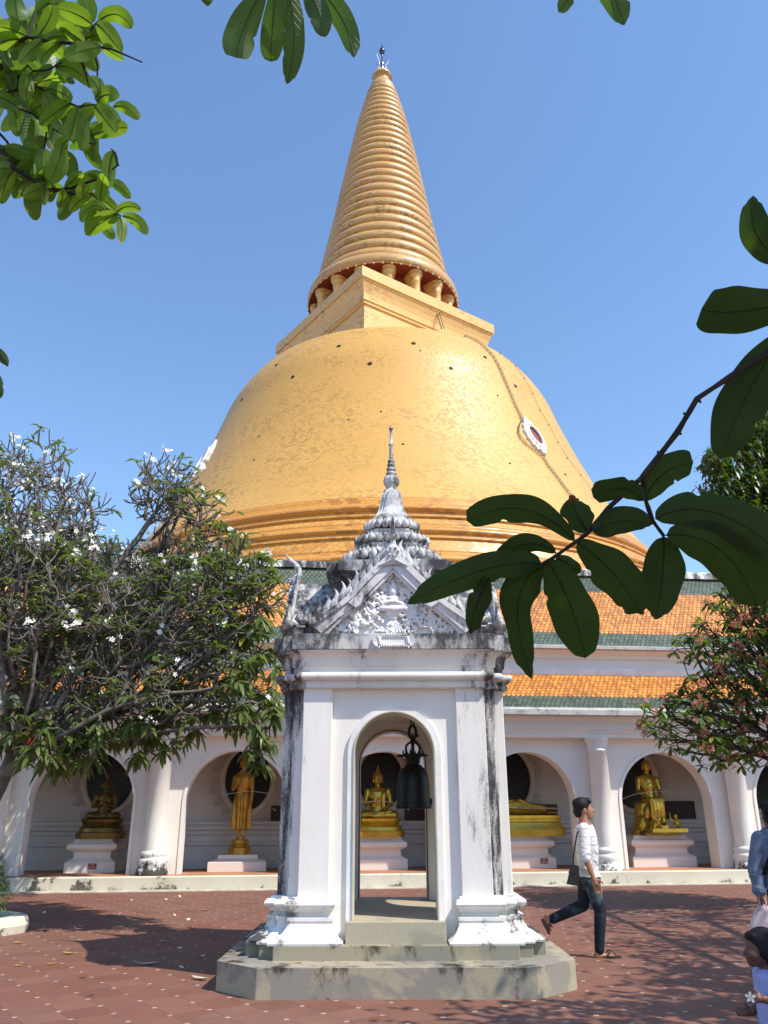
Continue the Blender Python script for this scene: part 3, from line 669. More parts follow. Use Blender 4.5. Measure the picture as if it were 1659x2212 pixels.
# brown inscription plaques on the back wall
def plaque(k, u0, u1, z0, z1, lab):
    t_ = local(thing('wall_plaque', lab, 'plaque', gw((u0+u1)/2, 3.1, z0), GY, 'brown plaques on the cloister wall'))
    w, h = (u1-u0)/2, z1-z0
    MB().box((-w, -.05, 0), (w, .0, h)).build('tablet', M['plaque'], t_)
    b = MB(); f = .03
    for a, c in (((-w-f, -.07, -f), (w+f, .01, 0)), ((-w-f, -.07, h), (w+f, .01, h+f)), ((-w-f, -.07, 0), (-w, .01, h)), ((w, -.07, 0), (w+f, .01, h))): b.box(a, c)
    b.build('tablet_frame', M['plaque'], t_)
plaque(2, 8.26, 9.08, 1.46, 1.86, 'brown plaque on the wall right of the gold figure seated on a rock')
plaque(0, .92, 1.46, 1.42, 1.70, 'brown plaque seen through the pavilion arch right of the seated gold Buddha')
plaque(-1, -2.66, -1.95, 1.37, 1.76, 'brown plaque right of the standing Buddha, cut by the pavilion pillar')
plaque(1, 4.30, 5.1, 1.42, 1.78, 'brown plaque behind the feet of the reclining Buddha')
# ------------------------------------------------------------------ bell pavilion
PX, PY = .10, 9.92
pav = local(thing('bell_pavilion', 'white mould-streaked masonry bell pavilion with tiered lotus spire, standing on a grey octagonal plinth', 'pavilion', (PX, PY, 0)))
def redent(a, s):
    q = [(a-2*s, -a), (a-2*s, -(a-s)), (a-s, -(a-s)), (a-s, -(a-2*s)), (a, -(a-2*s))]; out = []
    for k in range(4):
        c, sn = [(1, 0), (0, 1), (-1, 0), (0, -1)][k]
        out += [(x*c-y*sn, x*sn+y*c) for x, y in q]
    return out
def rsweep(b, prof, s, smooth=False):                     # prof = (half width, z)
    return b.loft([[(x, y, z) for x, y in redent(a, s)] for a, z in prof], smooth)
o8 = [(-1.25, -1.84), (1.25, -1.84), (1.68, -1.42), (1.68, 1.42), (1.25, 1.84), (-1.25, 1.84), (-1.68, 1.42), (-1.68, -1.42)]
bevel(MB().loft([[(x, y, z) for x, y in o8] for z in (0, .245)]).build('plinth', M['plinth'], pav), .012)
b = MB(); rsweep(b, [(1.46, .24), (1.46, .365)], .15); bevel(b.build('base_slab', M['slab'], pav), .01)
w = .485; s_ = 1.33
plus = [(-w, -s_), (w, -s_), (w, -w), (s_, -w), (s_, w), (w, w), (w, s_), (-w, s_), (-w, w), (-s_, w), (-s_, -w), (-w, -w)]
bevel(MB().loft([[(x, y, .36) for x, y in plus], [(x, y, .55) for x, y in plus]]).build('sill_step', M['sill'], pav), .008)
MB().box((-.9, -.9, .36), (.9, .9, .545)).build('floor', M['sill'], pav)
# corner piers with moulded bases
A, SS, RR, QQ = 1.20, .115, .66, .86
def pier(e):
    a = A+e; r = RR-.62*e if e > 0 else RR
    return [(r, -a), (a-2*SS, -a), (a-2*SS, -(a-SS)), (a-SS, -(a-SS)), (a-SS, -(a-2*SS)), (a, -(a-2*SS)), (a, -r), (QQ, -r), (QQ, -QQ), (r, -QQ)]
flare = [(.245, .366), (.25, .385)]+[(.075+.165*(1-t)**2.2, .39+.165*t) for t in np.linspace(0, 1, 9)]
base = flare+[(.085, .558), (.085, .588), (.03, .592), (.03, .63), (.06, .634), (.062, .655), (.085, .664), (.104, .68), (.112, .70), (.104, .722), (.085, .738), (.05, .742), (.05, .762), (0, .766)]
pm = None
for part, prof, mat in (('pier_base', base, 'pav_base'), ('corner_pier', [(0, .766), (0, 2.80)], 'pav_shaft')):
    b = MB(); b.loft([[(x, y, z) for x, y in pier(e)] for e, z in prof]); p0 = b.build(part, M[mat], pav)
    if part == 'corner_pier': bevel(p0, .008)
    for k in (1, 2, 3):
        o = p0.copy(); COL.objects.link(o); o.rotation_euler = (0, 0, k*PI/2)
# recessed arch walls on the four sides
ZS = 2.13
b = MB(); arch_wall(b, -.80, .80, .36, 2.86, 0, .43, ZS, -1.132, -.862, 32); a0 = b.build('arch_wall', M['pav_wall'], pav)
t0 = arch_band(0, .432, .058, ZS, -1.165, -1.12, .55, 32).build('arch_trim', M['pav_trim'], a0); t0.matrix_parent_inverse = Matrix.Identity(4)
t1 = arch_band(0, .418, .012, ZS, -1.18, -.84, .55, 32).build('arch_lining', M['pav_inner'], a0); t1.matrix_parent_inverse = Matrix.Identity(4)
for k in (1, 2, 3):
    o = a0.copy(); COL.objects.link(o); o.rotation_euler = (0, 0, k*PI/2)
    for q in (t0, t1): q2 = q.copy(); COL.objects.link(q2); q2.parent = o
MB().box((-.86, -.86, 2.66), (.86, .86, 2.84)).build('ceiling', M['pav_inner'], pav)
b = MB()
for k in range(4):
    R = Matrix.Rotation(k*PI/2, 4, 'Z'); b.box((-.859, -.862, .55), (-.62, -.845, 2.66), R); b.box((.62, -.862, .55), (.859, -.845, 2.66), R)
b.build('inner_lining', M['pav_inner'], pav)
# entablature
b = MB(); rsweep(b, [(A+.005, 2.795), (A+.045, 2.80), (A+.05, 2.83), (A+.035, 2.85), (A+.04, 2.865)], SS); b.build('lower_moulding', M['pav_cornice'], pav)
b = MB(); rsweep(b, [(A+.04, 2.866)]+[(A+.045+.06*math.sin(t), 2.918-.046*math.cos(t)) for t in np.linspace(.15, PI-.15, 9)]+[(A+.03, 2.966)], SS); b.build('torus_moulding', M['pav_cornice'], pav)
b = MB(); rsweep(b, [(A+.012, 2.967), (A+.012, 3.03), (A+.03, 3.035), (A+.03, 3.055)]+[(A+.032+.085*(1-math.cos(t)), 3.06+.125*math.sin(t)) for t in np.linspace(0, PI/2, 7)]+[(A+.115, 3.195)], SS); b.build('cornice', M['pav_cornice'], pav)
b = MB(); rsweep(b, [(A+.11, 3.196), (A+.128, 3.20), (A+.128, 3.362), (A+.10, 3.372), (.4, 3.376)], SS); b.build('ledge', M['pav_ledge'], pav)
# gables
OUT = [(0, 4.33), (-.07, 4.28), (-.2, 4.16), (-.37, 3.985), (-.47, 3.845), (-.60, 3.735), (-.72, 3.655), (-.86, 3.575), (-.99, 3.545)]
INN = [(0, 4.13), (-.03, 4.10), (-.10, 4.03), (-.26, 3.865), (-.385, 3.73), (-.50, 3.64), (-.60, 3.56), (-.70, 3.47), (-.79, 3.385)]
def gable():
    full = [(x, z-.03) for x, z in reversed(OUT)]+[(-x, z-.03) for x, z in OUT[1:]]
    poly = [(-.96, 3.376)]+full+[(.96, 3.376)]
    b = MB(); b.prism(poly, -1.13, -.45)
    g = b.build('gable', M['pav_roof'], pav)
    tri = [(-.80, 3.378), (-.50, 3.66), (-.36, 3.78), (0, 4.16), (.36, 3.78), (.50, 3.66), (.80, 3.378)]
    tt = [MB().prism(tri, -1.15, -1.12).build('tympanum', M['pav_relief'], g)]
    for sgn in (1, -1):
        b = MB()
        for y0, y1, ins, ine in ((-1.27, -1.10, 0, 0), (-1.295, -1.26, .012, .6), (-1.245, -1.10, 1, 1.25)):
            rings = []
            for (x, z), (xi, zi) in zip(OUT, INN):
                if ins == 1: ox, oz = xi, zi; jx, jz = x+(xi-x)*1.22, z+(zi-z)*1.22
                elif ins: ox, oz = x+(xi-x)*.06, z+(zi-z)*.06; jx, jz = x+(xi-x)*.45, z+(zi-z)*.45
                else: ox, oz, jx, jz = x, z, xi, zi
                rings.append([(sgn*ox, y0, oz), (sgn*ox, y1, oz), (sgn*jx, y1, jz), (sgn*jx, y0, jz)])
            b.loft(rings)
        # broken scroll end of the upper rake
        P = [(-.30, 3.90), (-.40, 3.80), (-.50, 3.72), (-.42, 3.665), (-.36, 3.70)]
        b.prism([(sgn*x, z) for x, z in P], -1.31, -1.20)
        tt.append(b.build('bargeboard', M['pav_gable'], g))
        ends = MB().tube([(sgn*-.93, -1.19, 3.55), (sgn*-1.02, -1.19, 3.535), (sgn*-1.07, -1.19, 3.57), (sgn*-1.06, -1.19, 3.63)], [.05, .05, .035, .012], 8)
        tt.append(ends.build('eave_curl', M['pav_gable'], g))
    ff = None
    fl = Blob(); n = 12
    secs = [(0, 0, 0, .035, .018), (-.012, 0, .03, .045, .024), (-.005, 0, .07, .038, .022), (.012, 0, .11, .026, .016), (.016, 0, .145, .017, .012), (.005, 0, .175, .010, .008), (-.012, 0, .20, .003, .003)]
    fl.slices(secs, 8); fl.tube([(-.03, -.012, .03), (.0, -.025, .06), (.02, -.02, .1)], [.006, .01, .004], 5)
    for i, (x, z) in enumerate([(-.945, 3.56), (-.845, 3.575), (-.74, 3.635), (-.65, 3.69), (-.57, 3.755), (-.495, 3.825), (-.425, 3.92), (-.335, 4.02), (-.26, 4.10), (-.18, 4.175), (-.10, 4.245)]):
        for sgn in (1, -1):
            if ff is None: ff = fl.build('flame_ornament', M['pav_orn'], g); o = ff
            else: o = ff.copy(); COL.objects.link(o)
            o.parent = g; o.matrix_parent_inverse = Matrix.Identity(4)
            o.matrix_basis = Matrix.Translation((sgn*x, -1.2, z-.015)) @ Matrix.Diagonal((sgn*1.2, 1, 1.18+.12*math.sin(i*2.1), 1))
            tt.append(o) if o is not ff else None
    tt.append(ff)
    c = Blob()
    c.slices([(0, -1.2, 4.20, .07, .07), (0, -1.215, 4.26, .10, .08), (0, -1.23, 4.31, .10, .085), (0, -1.235, 4.36, .085, .075), (0, -1.225, 4.40, .055, .05), (0, -1.21, 4.43, .035, .035)], 14)
    c.tube([(0, -1.205, 4.40), (0, -1.195, 4.45), (0, -1.20, 4.50), (0, -1.235, 4.545), (0, -1.29, 4.595), (0, -1.35, 4.65), (0, -1.385, 4.71)], [.045, .034, .03, .034, .03, .02, .005], 10)
    c.ball((0, -1.225, 4.52), (.042, .045, .04), 6); c.ball((.035, -1.24, 4.53), .02, 4); c.ball((-.035, -1.24, 4.53), .02, 4)
    c.loft([[(-.17, -1.31, 4.14), (0, -1.33, 4.22), (.17, -1.31, 4.14), (0, -1.29, 4.16)], [(-.15, -1.20, 4.17), (0, -1.20, 4.28), (.15, -1.20, 4.17), (0, -1.2, 4.2)]])
    for t in np.linspace(0, 1, 6): c.ball((.06*math.cos(t*5), -1.31, 4.31+.05*math.sin(t*5)), .018, 4)
    tt.append(c.build('gable_finial', M['pav_orn'], g))
    # modelled stucco relief: seated deity above a lotus throne among scrolling foliage
    r = Blob(); Y = -1.155
    r.ball((0, Y-.02, 3.87), (.05, .045, .06)); r.slices([(0, Y-.02, 3.91, .05, .04), (0, Y-.02, 3.94, .04, .03), (0, Y-.02, 3.97, .02, .02), (0, Y-.02, 4.03, .004, .004)], 10)
    r.ball((.085, Y, 3.90), (.03, .02, .03)); r.ball((-.085, Y, 3.90), (.03, .02, .03))
    r.ball((0, Y-.02, 3.76), (.065, .05, .075)); r.ball((0, Y-.02, 3.80), (.085, .04, .03))
    for q in (1, -1):
        r.cap((q*.08, Y-.01, 3.80), (q*.11, Y-.03, 3.73), .025, .022); r.cap((q*.11, Y-.03, 3.73), (q*.02, Y-.07, 3.75), .022, .016)
        r.cap((0, Y-.04, 3.69), (q*.13, Y-.03, 3.68), .035, .03); r.cap((q*.13, Y-.03, 3.68), (0, Y-.06, 3.665), .03, .025)
    r.slices([(0, Y, 3.60, .08, .04), (0, Y, 3.63, .095, .05), (0, Y, 3.655, .09, .045)], 14); r.slices([(0, Y, 3.55, .045, .03), (0, Y, 3.575, .065, .04), (0, Y, 3.60, .05, .035)], 14)
    for k in range(7): x = -.12+.04*k; r.cap((x*.4, Y-.02, 3.53), (x*.9, Y-.02, 3.41), .010, .013)
    rr = random.Random(11)
    for k in range(330):
        x = rr.uniform(-.70, .70); z = rr.uniform(3.40, 4.05)
        lim = np.interp(z, [3.38, 3.6, 3.75, 4.1], [.72, .50, .36, .03])
        if abs(x) > lim or (abs(x) < .085 and 3.5 < z < 4.0): continue
        s = 1 if x > 0 else -1; R = rr.uniform(.03, .065); a0 = rr.uniform(0, 6.3); p = []
        for t in np.linspace(0, 1, 8):
            q = a0+s*5.0*t; rad = R*(1-.75*t); p.append((x+rad*math.cos(q), Y-.010-.035*t, z+rad*math.sin(q)))
        r.tube(p, [.006, .012, .014, .014, .013, .013, .014, .015], 6)
        if rr.random() < .4: r.ball((x+.03*s, Y-.02, z+.03), .02, 5)
    for q in (1, -1):
        r.ball((q*.22, Y-.015, 3.62), (.05, .04, .055)); r.ball((q*.23, Y-.025, 3.71), .035); r.cap((q*.22, Y, 3.6), (q*.30, Y-.02, 3.5), .03, .022)
        r.ball((q*.42, Y-.015, 3.50), (.045, .04, .055)); r.ball((q*.43, Y-.025, 3.585), .032); r.cap((q*.42, Y, 3.46), (q*.55, Y-.02, 3.42), .03, .02)
    tt.append(r.melt('tympanum_relief', M['pav_relief'], .007, g, 1))
    for o in tt: o.matrix_parent_inverse = Matrix.Identity(4)
    return g, tt
g0, gt = gable()
for k in (1, 2, 3):
    o = g0.copy(); COL.objects.link(o); o.rotation_euler = (0, 0, k*PI/2)
    for q in gt: q2 = q.copy(); COL.objects.link(q2); q2.parent = o
# stepped tower, lotus tiers and spire
b = MB(); rsweep(b, [(.66, 3.37), (.66, 4.16), (.68, 4.17), (.68, 4.19), (.76, 4.23), (.80, 4.245), (.80, 4.375), (.76, 4.388), (.5, 4.39)], .075); b.build('tower', M['pav_roof'], pav)
def petal(b, c, ang, h, w, d, lean):
    Mx = Matrix.Translation(c) @ Matrix.Rotation(ang, 4, 'Z') @ Matrix.Rotation(lean, 4, 'Y')
    P = [(.02, 0), (.8, .10), (1, .28), (.95, .46), (.68, .66), (.30, .83), (.10, .94), (.02, 1.10)]; n = 8; V = []
    for r_, z_ in P:
        for k in range(n): a = 2*PI*k/n; V.append((d*r_*math.cos(a), w*.5*r_*math.sin(a), h*z_))
    F = [(i*n+k, i*n+(k+1) % n, (i+1)*n+(k+1) % n, (i+1)*n+k) for i in range(len(P)-1) for k in range(n)]
    b.add([tuple(Mx @ Vector(v)) for v in V], F, True)
def perim(a, s, step):
    P = redent(a, s); out = []
    for i in range(len(P)):
        p, q = P[i], P[(i+1) % len(P)]; L = math.hypot(q[0]-p[0], q[1]-p[1]); ang = math.atan2(-(q[0]-p[0]), q[1]-p[1]); ang = math.atan2(q[0]*0-(q[0]-p[0]), (q[1]-p[1]))
        nrm = math.atan2(-(q[0]-p[0]), (q[1]-p[1])); k = max(1, round(L/step)) if L > .09 else (1 if i % 2 else 0)
        for j in range(k): t = (j+.5)/k; out.append((p[0]+(q[0]-p[0])*t, p[1]+(q[1]-p[1])*t, nrm))
    return out
for a, z0, z1, s in ((.60, 4.385, 4.66, .075), (.46, 4.66, 4.885, .06), (.33, 4.885, 5.125, .045)):
    b = MB(); h = z1-z0
    rsweep(b, [(a*.88, z0), (a*.95, z0+.03), (a*.95, z0+.06), (a*.86, z0+.07), (a*.84, z0+.09), (a*.84, z0+.5*h), (a*.76, z0+.85*h), (a*.72, z1)], s)
    w_ = .115 if a > .5 else .10 if a > .4 else .085
    for x, y, n in perim(a*.93, s, w_): petal(b, (x, y, z0+.075), n, h*.56, w_*1.02, .045, .34)
    for x, y, n in perim(a*.85, s, w_): petal(b, (x, y, z0+.46*h), n, h*.50, w_*.98, .042, .12)
    b.build('lotus_tier', M['pav_orn'], pav)
b = MB(); rsweep(b, [(.235, 5.12), (.235, 5.165), (.21, 5.17), (.205, 5.20), (.185, 5.24), (.16, 5.31), (.145, 5.40), (.135, 5.48), (.12, 5.55), (.095, 5.60), (.06, 5.615)], .038); b.build('bell_tier', M['pav_orn'], pav)
c = MB(); c.lathe([(.055, 5.60), (.08, 5.65), (.105, 5.69), (.108, 5.745), (.09, 5.795), (.055, 5.80)], n=8, smooth=False)
for z_, r_ in ((5.835, .074), (5.90, .064), (5.965, .056), (6.02, .05)): c.ball((0, 0, z_), (r_, r_, .042), 8)
c.lathe([(.035, 6.0), (.03, 6.07), (.022, 6.25), (.034, 6.262), (.034, 6.285), (.02, 6.30), (.016, 6.50), (.03, 6.515), (.03, 6.53), (.012, 6.56), (.002, 6.585)], n=12)
c.build('spire', M['pav_orn'], pav)
# cartouche on the front ledge
c = MB(); Y = -1.335; n = 32
def orec(w_, h_, y): return [(max(-w_+h_, min(w_-h_, 2*w_*math.cos(2*PI*k/n)))+h_*math.cos(2*PI*k/n), y, 3.287+h_*math.sin(2*PI*k/n)) for k in range(n)]
c.loft([orec(.165, .052, Y+.02), orec(.165, .052, Y-.012), orec(.15, .040, Y-.012), orec(.148, .038, Y), orec(.001, .001, Y)], cap=False)
for k in range(22):
    x = -.135+.27*(k % 11)/10; c.ball((x, Y-.012, 3.287+(.062 if k < 11 else -.062)), .011, 4)
for q in (1, -1):
    for k in range(9):
        a = -1.25+2.5*k/8; c.tube([(q*.165, Y-.006, 3.287), (q*(.165+.065*math.cos(a)), Y-.012, 3.287+.07*math.sin(a))], [.004, .012], 5)
    c.ball((q*.155, Y-.012, 3.287), (.016, .015, .055), 5); c.tube([(q*.15, Y-.01, 3.23), (q*.165, Y-.012, 3.20)], .009, 5)
c.build('cartouche', M['white_stucco'], pav)
# ------------------------------------------------------------------ bell
BX_, BY_ = .334, 9.92
bell = thing('hanging_bell', 'large dark bronze bell hanging on a short chain in the pavilion doorway', 'bell', (BX_, BY_, 1.58))
c0_ = (BX_, BY_, 0)
MB().lathe([(.165, 1.59), (.205, 1.588), (.208, 1.61), (.203, 1.63), (.195, 1.66), (.192, 1.70), (.19, 1.80), (.184, 1.90), (.172, 1.97), (.150, 2.02), (.118, 2.05), (.108, 2.052), (.108, 2.066), (.085, 2.075), (.07, 2.08), (.0, 2.08)], c0_, 40, caps=False).lathe([(.196, 1.655), (.2, 1.66), (.196, 1.668)], c0_, 40, caps=False).box((BX_+.185, BY_-.03, 1.63), (BX_+.215, BY_+.03, 1.70)).build('bell_body', M['bronze'], bell)
MB().lathe([(.075, 2.07), (.085, 2.12), (.10, 2.19), (.105, 2.20), (.04, 2.2)], c0_, 8, smooth=False).build('bell_crown', M['bronze'], bell)
b = MB()
for k in range(6):
    a = k*PI/3+.25; b.tube([(BX_+.095*math.cos(a), BY_+.095*math.sin(a), 2.17), (BX_+.12*math.cos(a), BY_+.12*math.sin(a), 2.21), (BX_+.115*math.cos(a), BY_+.115*math.sin(a), 2.25)], [.016, .012, .003], 6)
b.build('crown_horn', M['bronze'], bell)
b = MB()
for a in (0, PI/2):
    for q in (1, -1): b.tube([(BX_+q*r*math.cos(a), BY_+q*r*math.sin(a), z) for r, z in ((.06, 2.19), (.082, 2.24), (.08, 2.29), (.05, 2.325), (.0, 2.335))], .014, 8)
b.tube([(BX_, BY_, 2.19), (BX_, BY_, 2.33)], .02, 8); b.lathe([(.03, 2.325), (.036, 2.345), (.03, 2.36), (.014, 2.37), (.02, 2.4)], c0_, 12)
b.build('hanging_loop', M['bronze'], bell)
MB().tube([(BX_-.185, BY_-.02, 2.178), (BX_+.175, BY_+.02, 2.186)], [.016, .011], 8).build('cross_pin', M['bronze'], bell)
b = MB(); b.tube([(BX_+.042*math.cos(t), BY_, 2.45+.08*math.sin(t)) for t in np.linspace(0, 2*PI, 17)[:-1]], .017, 8, closed=True); b.ball((BX_+.06, BY_, 2.41), .018, 5)
b.tube([(BX_, BY_+.03*math.cos(t), 2.40+.03*math.sin(t)) for t in np.linspace(0, 2*PI, 13)[:-1]], .012, 6, closed=True)
b.build('shackle', M['bronze'], bell)
b = MB(); b.tube([(BX_+.018*math.cos(t), BY_+.012*math.cos(t), 2.57+.055*math.sin(t)) for t in np.linspace(0, 2*PI, 13)[:-1]], .010, 6, closed=True)
b.tube([(BX_, BY_+.02*math.cos(t), 2.64+.03*math.sin(t)) for t in np.linspace(0, 2*PI, 13)[:-1]], .010, 6, closed=True)
b.build('chain', M['bronze'], bell)
# ------------------------------------------------------------------ pedestals and gilded figures in the bays
def gth(name, label, cat, u, v, z, rot=0, group=None): return local(thing(name, label, cat, gw(u, v, z), GY+rot, group))
def rect(hx, hy, z): return [(-hx, -hy, z), (hx, -hy, z), (hx, hy, z), (-hx, hy, z)]
def pedestal(u, v, hx, hy, label):
    t_ = gth('pedestal', label, 'pedestal', u, v, .286, 0, 'plaster pedestals in the cloister bays')
    pr = [(0, 0), (0, .235), (-.02, .245), (-.13, .31), (-.15, .33), (-.15, .45), (-.10, .47), (-.08, .49)]+[(-.06+.055*math.sin(a), .57-.075*math.cos(a)) for a in np.linspace(.2, PI-.2, 7)]+[(-.10, .66), (-.10, .68), (-.14, .685), (-.14, .742)]
    b = MB(); b.loft([rect(hx+e, hy+e, z) for e, z in pr]); bevel(b.build('block', M['pedestal'], t_), .008); return t_
pedestal(.05, 2.15, .69, .6, 'plaster pedestal under the gold Buddha framed by the pavilion arch')
pedestal(-6.87, 2.15, .585, .6, 'shaded plaster pedestal with a dark sign, under the dull seated Buddha at far left')
pedestal(3.45, 2.15, 1.07, .6, 'long plaster pedestal with a red sign under the reclining Buddha')
pedestal(7.38, 2.15, .85, .62, 'plaster pedestal catching a patch of sun under the gold figure with an elephant')
t_ = gth('pedestal', 'low two-stepped plaster pedestal under the standing gold Buddha', 'pedestal', -3.42, 2.1, .286, 0, 'plaster pedestals in the cloister bays')
bevel(MB().loft([rect(.70, .6, 0), rect(.70, .6, .205), rect(.66, .56, .225), rect(.50, .42, .27), rect(.48, .40, .28), rect(.48, .40, .36)]).build('block', M['pedestal'], t_), .008)
pedestal(10.1, 2.15, .5, .5, 'plaster pedestal in the last bay at the right edge')
def sign(u, z, label, dark):
    t_ = gth('warning_sign', label, 'sign', u, 1.545, z)
    MB().box((-.095, -.012, -.062), (.095, .0, .062)).build('board', M['sign_red'], t_)
    for txt, zz, sz in (('ห้าม', .018, .06), ('ปีนป่าย', -.042, .06)):
        cu = bpy.data.curves.new('lettering', 'FONT'); cu.body = txt; cu.size = sz; cu.align_x = 'CENTER'; cu.extrude = .001
        o = bpy.data.objects.new('lettering_src', cu); COL.objects.link(o)
        dg = bpy.context.evaluated_depsgraph_get(); dg.update(); me = bpy.data.meshes.new_from_object(o.evaluated_get(dg)); bpy.data.objects.remove(o)
        me.materials.clear(); me.materials.append(M['sign_white']); me.transform(Matrix.Translation((0, -.014, zz)) @ Matrix.Rotation(PI/2, 4, 'X'))
        link(bpy.data.objects.new('lettering', me), t_)
sign(4.20, .455, 'small red sign with two lines of white lettering below the reclining Buddha', 0)
sign(-6.80, .430, 'small shaded red sign with two lines of lettering on the far left pedestal', 1)
def hand(b, p, d, up, s=1.0, curl=.2):
    """palm, four fingers and a thumb; p wrist, d finger direction, up palm-width direction"""
    p = np.array(p, float); d = np.array(d, float); d /= np.linalg.norm(d); w = np.array(up, float); w -= d*(w @ d); w /= np.linalg.norm(w); nn = np.cross(d, w)
    b.cap(p, p+d*.05*s, .026*s, .03*s); b.cap(p+d*.03*s+w*.018*s, p+d*.085*s+w*.024*s, .018*s, .016*s); b.cap(p+d*.03*s-w*.018*s, p+d*.085*s-w*.024*s, .018*s, .015*s)
    for k, L in enumerate((.070, .082, .076, .058)):
        o = p+d*.085*s+w*(.032-.021*k)*s; m = o+d*L*.55*s+nn*curl*.02*s; e = m+(d*(1-curl)+nn*curl*1.4)*L*.45*s
        b.cap(o, m, .0095*s, .0088*s, 8); b.cap(m, e, .0088*s, .007*s, 8)
    o = p+d*.02*s+w*.03*s; m = o+(d*.6+w*.7)*.045*s; b.cap(o, m, .013*s, .011*s, 8); b.cap(m, m+(d*.9+w*.2)*.035*s, .011*s, .008*s, 8)
def buddha_head(b, c, s):
    x, y, z = c
    b.ball((x, y, z), (.112*s, .118*s, .145*s), 12); b.ball((x, y-.02*s, z-.075*s), (.085*s, .085*s, .075*s), 10)
    b.ball((x, y+.015*s, z+.06*s), (.125*s, .122*s, .105*s), 12); b.ball((x, y+.015*s, z+.165*s), (.07*s, .07*s, .06*s), 8)
    b.slices([(x, y+.015*s, z+.20*s, .035*s, .035*s), (x, y+.015*s, z+.24*s, .042*s, .038*s), (x, y+.015*s, z+.29*s, .025*s, .025*s), (x, y+.015*s, z+.36*s, .006*s, .006*s)], 10)
    for q in (1, -1):
        b.ball((x+q*.118*s, y+.01*s, z-.03*s), (.017*s, .03*s, .085*s), 8)
        b.tube([(x+q*.02*s, y-.122*s, z+.035*s), (x+q*.05*s, y-.118*s, z+.052*s), (x+q*.09*s, y-.085*s, z+.03*s)], [.007*s, .010*s, .006*s], 6)
        b.ball((x+q*.048*s, y-.108*s, z+.015*s), (.03*s, .014*s, .013*s), 6)
    b.cap((x, y-.118*s, z+.03*s), (x, y-.142*s, z-.03*s), .010*s, .019*s); b.ball((x, y-.108*s, z-.065*s), (.036*s, .018*s, .011*s), 6); b.ball((x, y-.102*s, z-.083*s), (.028*s, .018*s, .012*s), 6)
def seated(s, both):
    b = Blob(); k = lambda *p: tuple(np.array(p)*s)
    b.slices([(*k(0, .02, .02), .30*s, .2*s), (*k(0, .02, .14), .26*s, .18*s), (*k(0, .02, .28), .18*s, .14*s), (*k(0, .0, .40), .18*s, .135*s), (*k(0, -.01, .53), .235*s, .145*s), (*k(0, .0, .63), .265*s, .135*s), (*k(0, .01, .70), .24*s, .11*s), (*k(0, .01, .75), .11*s, .09*s)], 22)
    b.cap(k(0, .01, .72), k(0, .0, .85), .075*s, .065*s); buddha_head(b, k(0, -.01, .96), s)
    for q in (1, -1):
        b.cap(k(q*.14, -.02, .10), k(q*.42, -.15, .085), .125*s, .10*s); b.cap(k(q*.42, -.15, .085), k(q*.40, -.24, .075), .10*s, .085*s)
        b.cap(k(q*.27, .02, .655), k(q*.325, -.03, .36), .078*s, .062*s)
    b.cap(k(.40, -.24, .075), k(-.12, -.34, .06), .088*s, .062*s); b.cap(k(-.40, -.24, .075), k(.10, -.33, .115), .088*s, .06*s)
    b.cap(k(.10, -.33, .12), k(.30, -.27, .175), .045*s, .035*s); b.cap(k(-.12, -.34, .06), k(-.26, -.33, .07), .045*s, .035*s)
    b.cap(k(-.325, -.03, .36), k(-.10, -.22, .40), .06*s, .042*s); hand(b, k(-.10, -.22, .40), (.25, -.1, 1), (1, 0, 0), 1.15*s, .1)
    if both: b.cap(k(.325, -.03, .36), k(.10, -.22, .38), .06*s, .042*s); hand(b, k(.10, -.22, .38), (-.8, -.2, .5), (0, .2, 1), 1.15*s, .3)
    else: b.cap(k(.325, -.03, .36), k(.14, -.22, .20), .06*s, .042*s); hand(b, k(.14, -.22, .20), (-1, -.12, .0), (0, -1, .1), 1.15*s, .15)
    b.tube([k(.22, -.06, .70), k(.12, -.135, .60), k(.0, -.15, .48), k(-.12, -.14, .40), k(-.2, -.09, .33)], .014*s, 6)
    b.slices([(*k(.13, -.15, .24), .05*s, .03*s), (*k(.13, -.165, .45), .05*s, .022*s), (*k(.14, -.15, .60), .05*s, .022*s)], 10)
    return b
def lotus_base(b, hx, hy, tiers, n=40):
    rings = []
    for e, z in tiers: rings.append([((hx+e)*np.sign(math.cos(a))*abs(math.cos(a))**.55, (hy+e)*np.sign(math.sin(a))*abs(math.sin(a))**.55, z) for a in np.linspace(0, 2*PI, n+1)[:-1]])
    return b.loft(rings, False)
def figure_base(t_, hx, hy, h, mat):
    b = MB(); lotus_base(b, hx, hy, [(.12, 0), (.13, .3*h), (.06, .34*h), (.05, .52*h), (.08, .55*h), (.03, .60*h), (-.02, .68*h), (.03, .84*h), (.05, .95*h), (.0, h)]); b.build('throne', mat, t_)
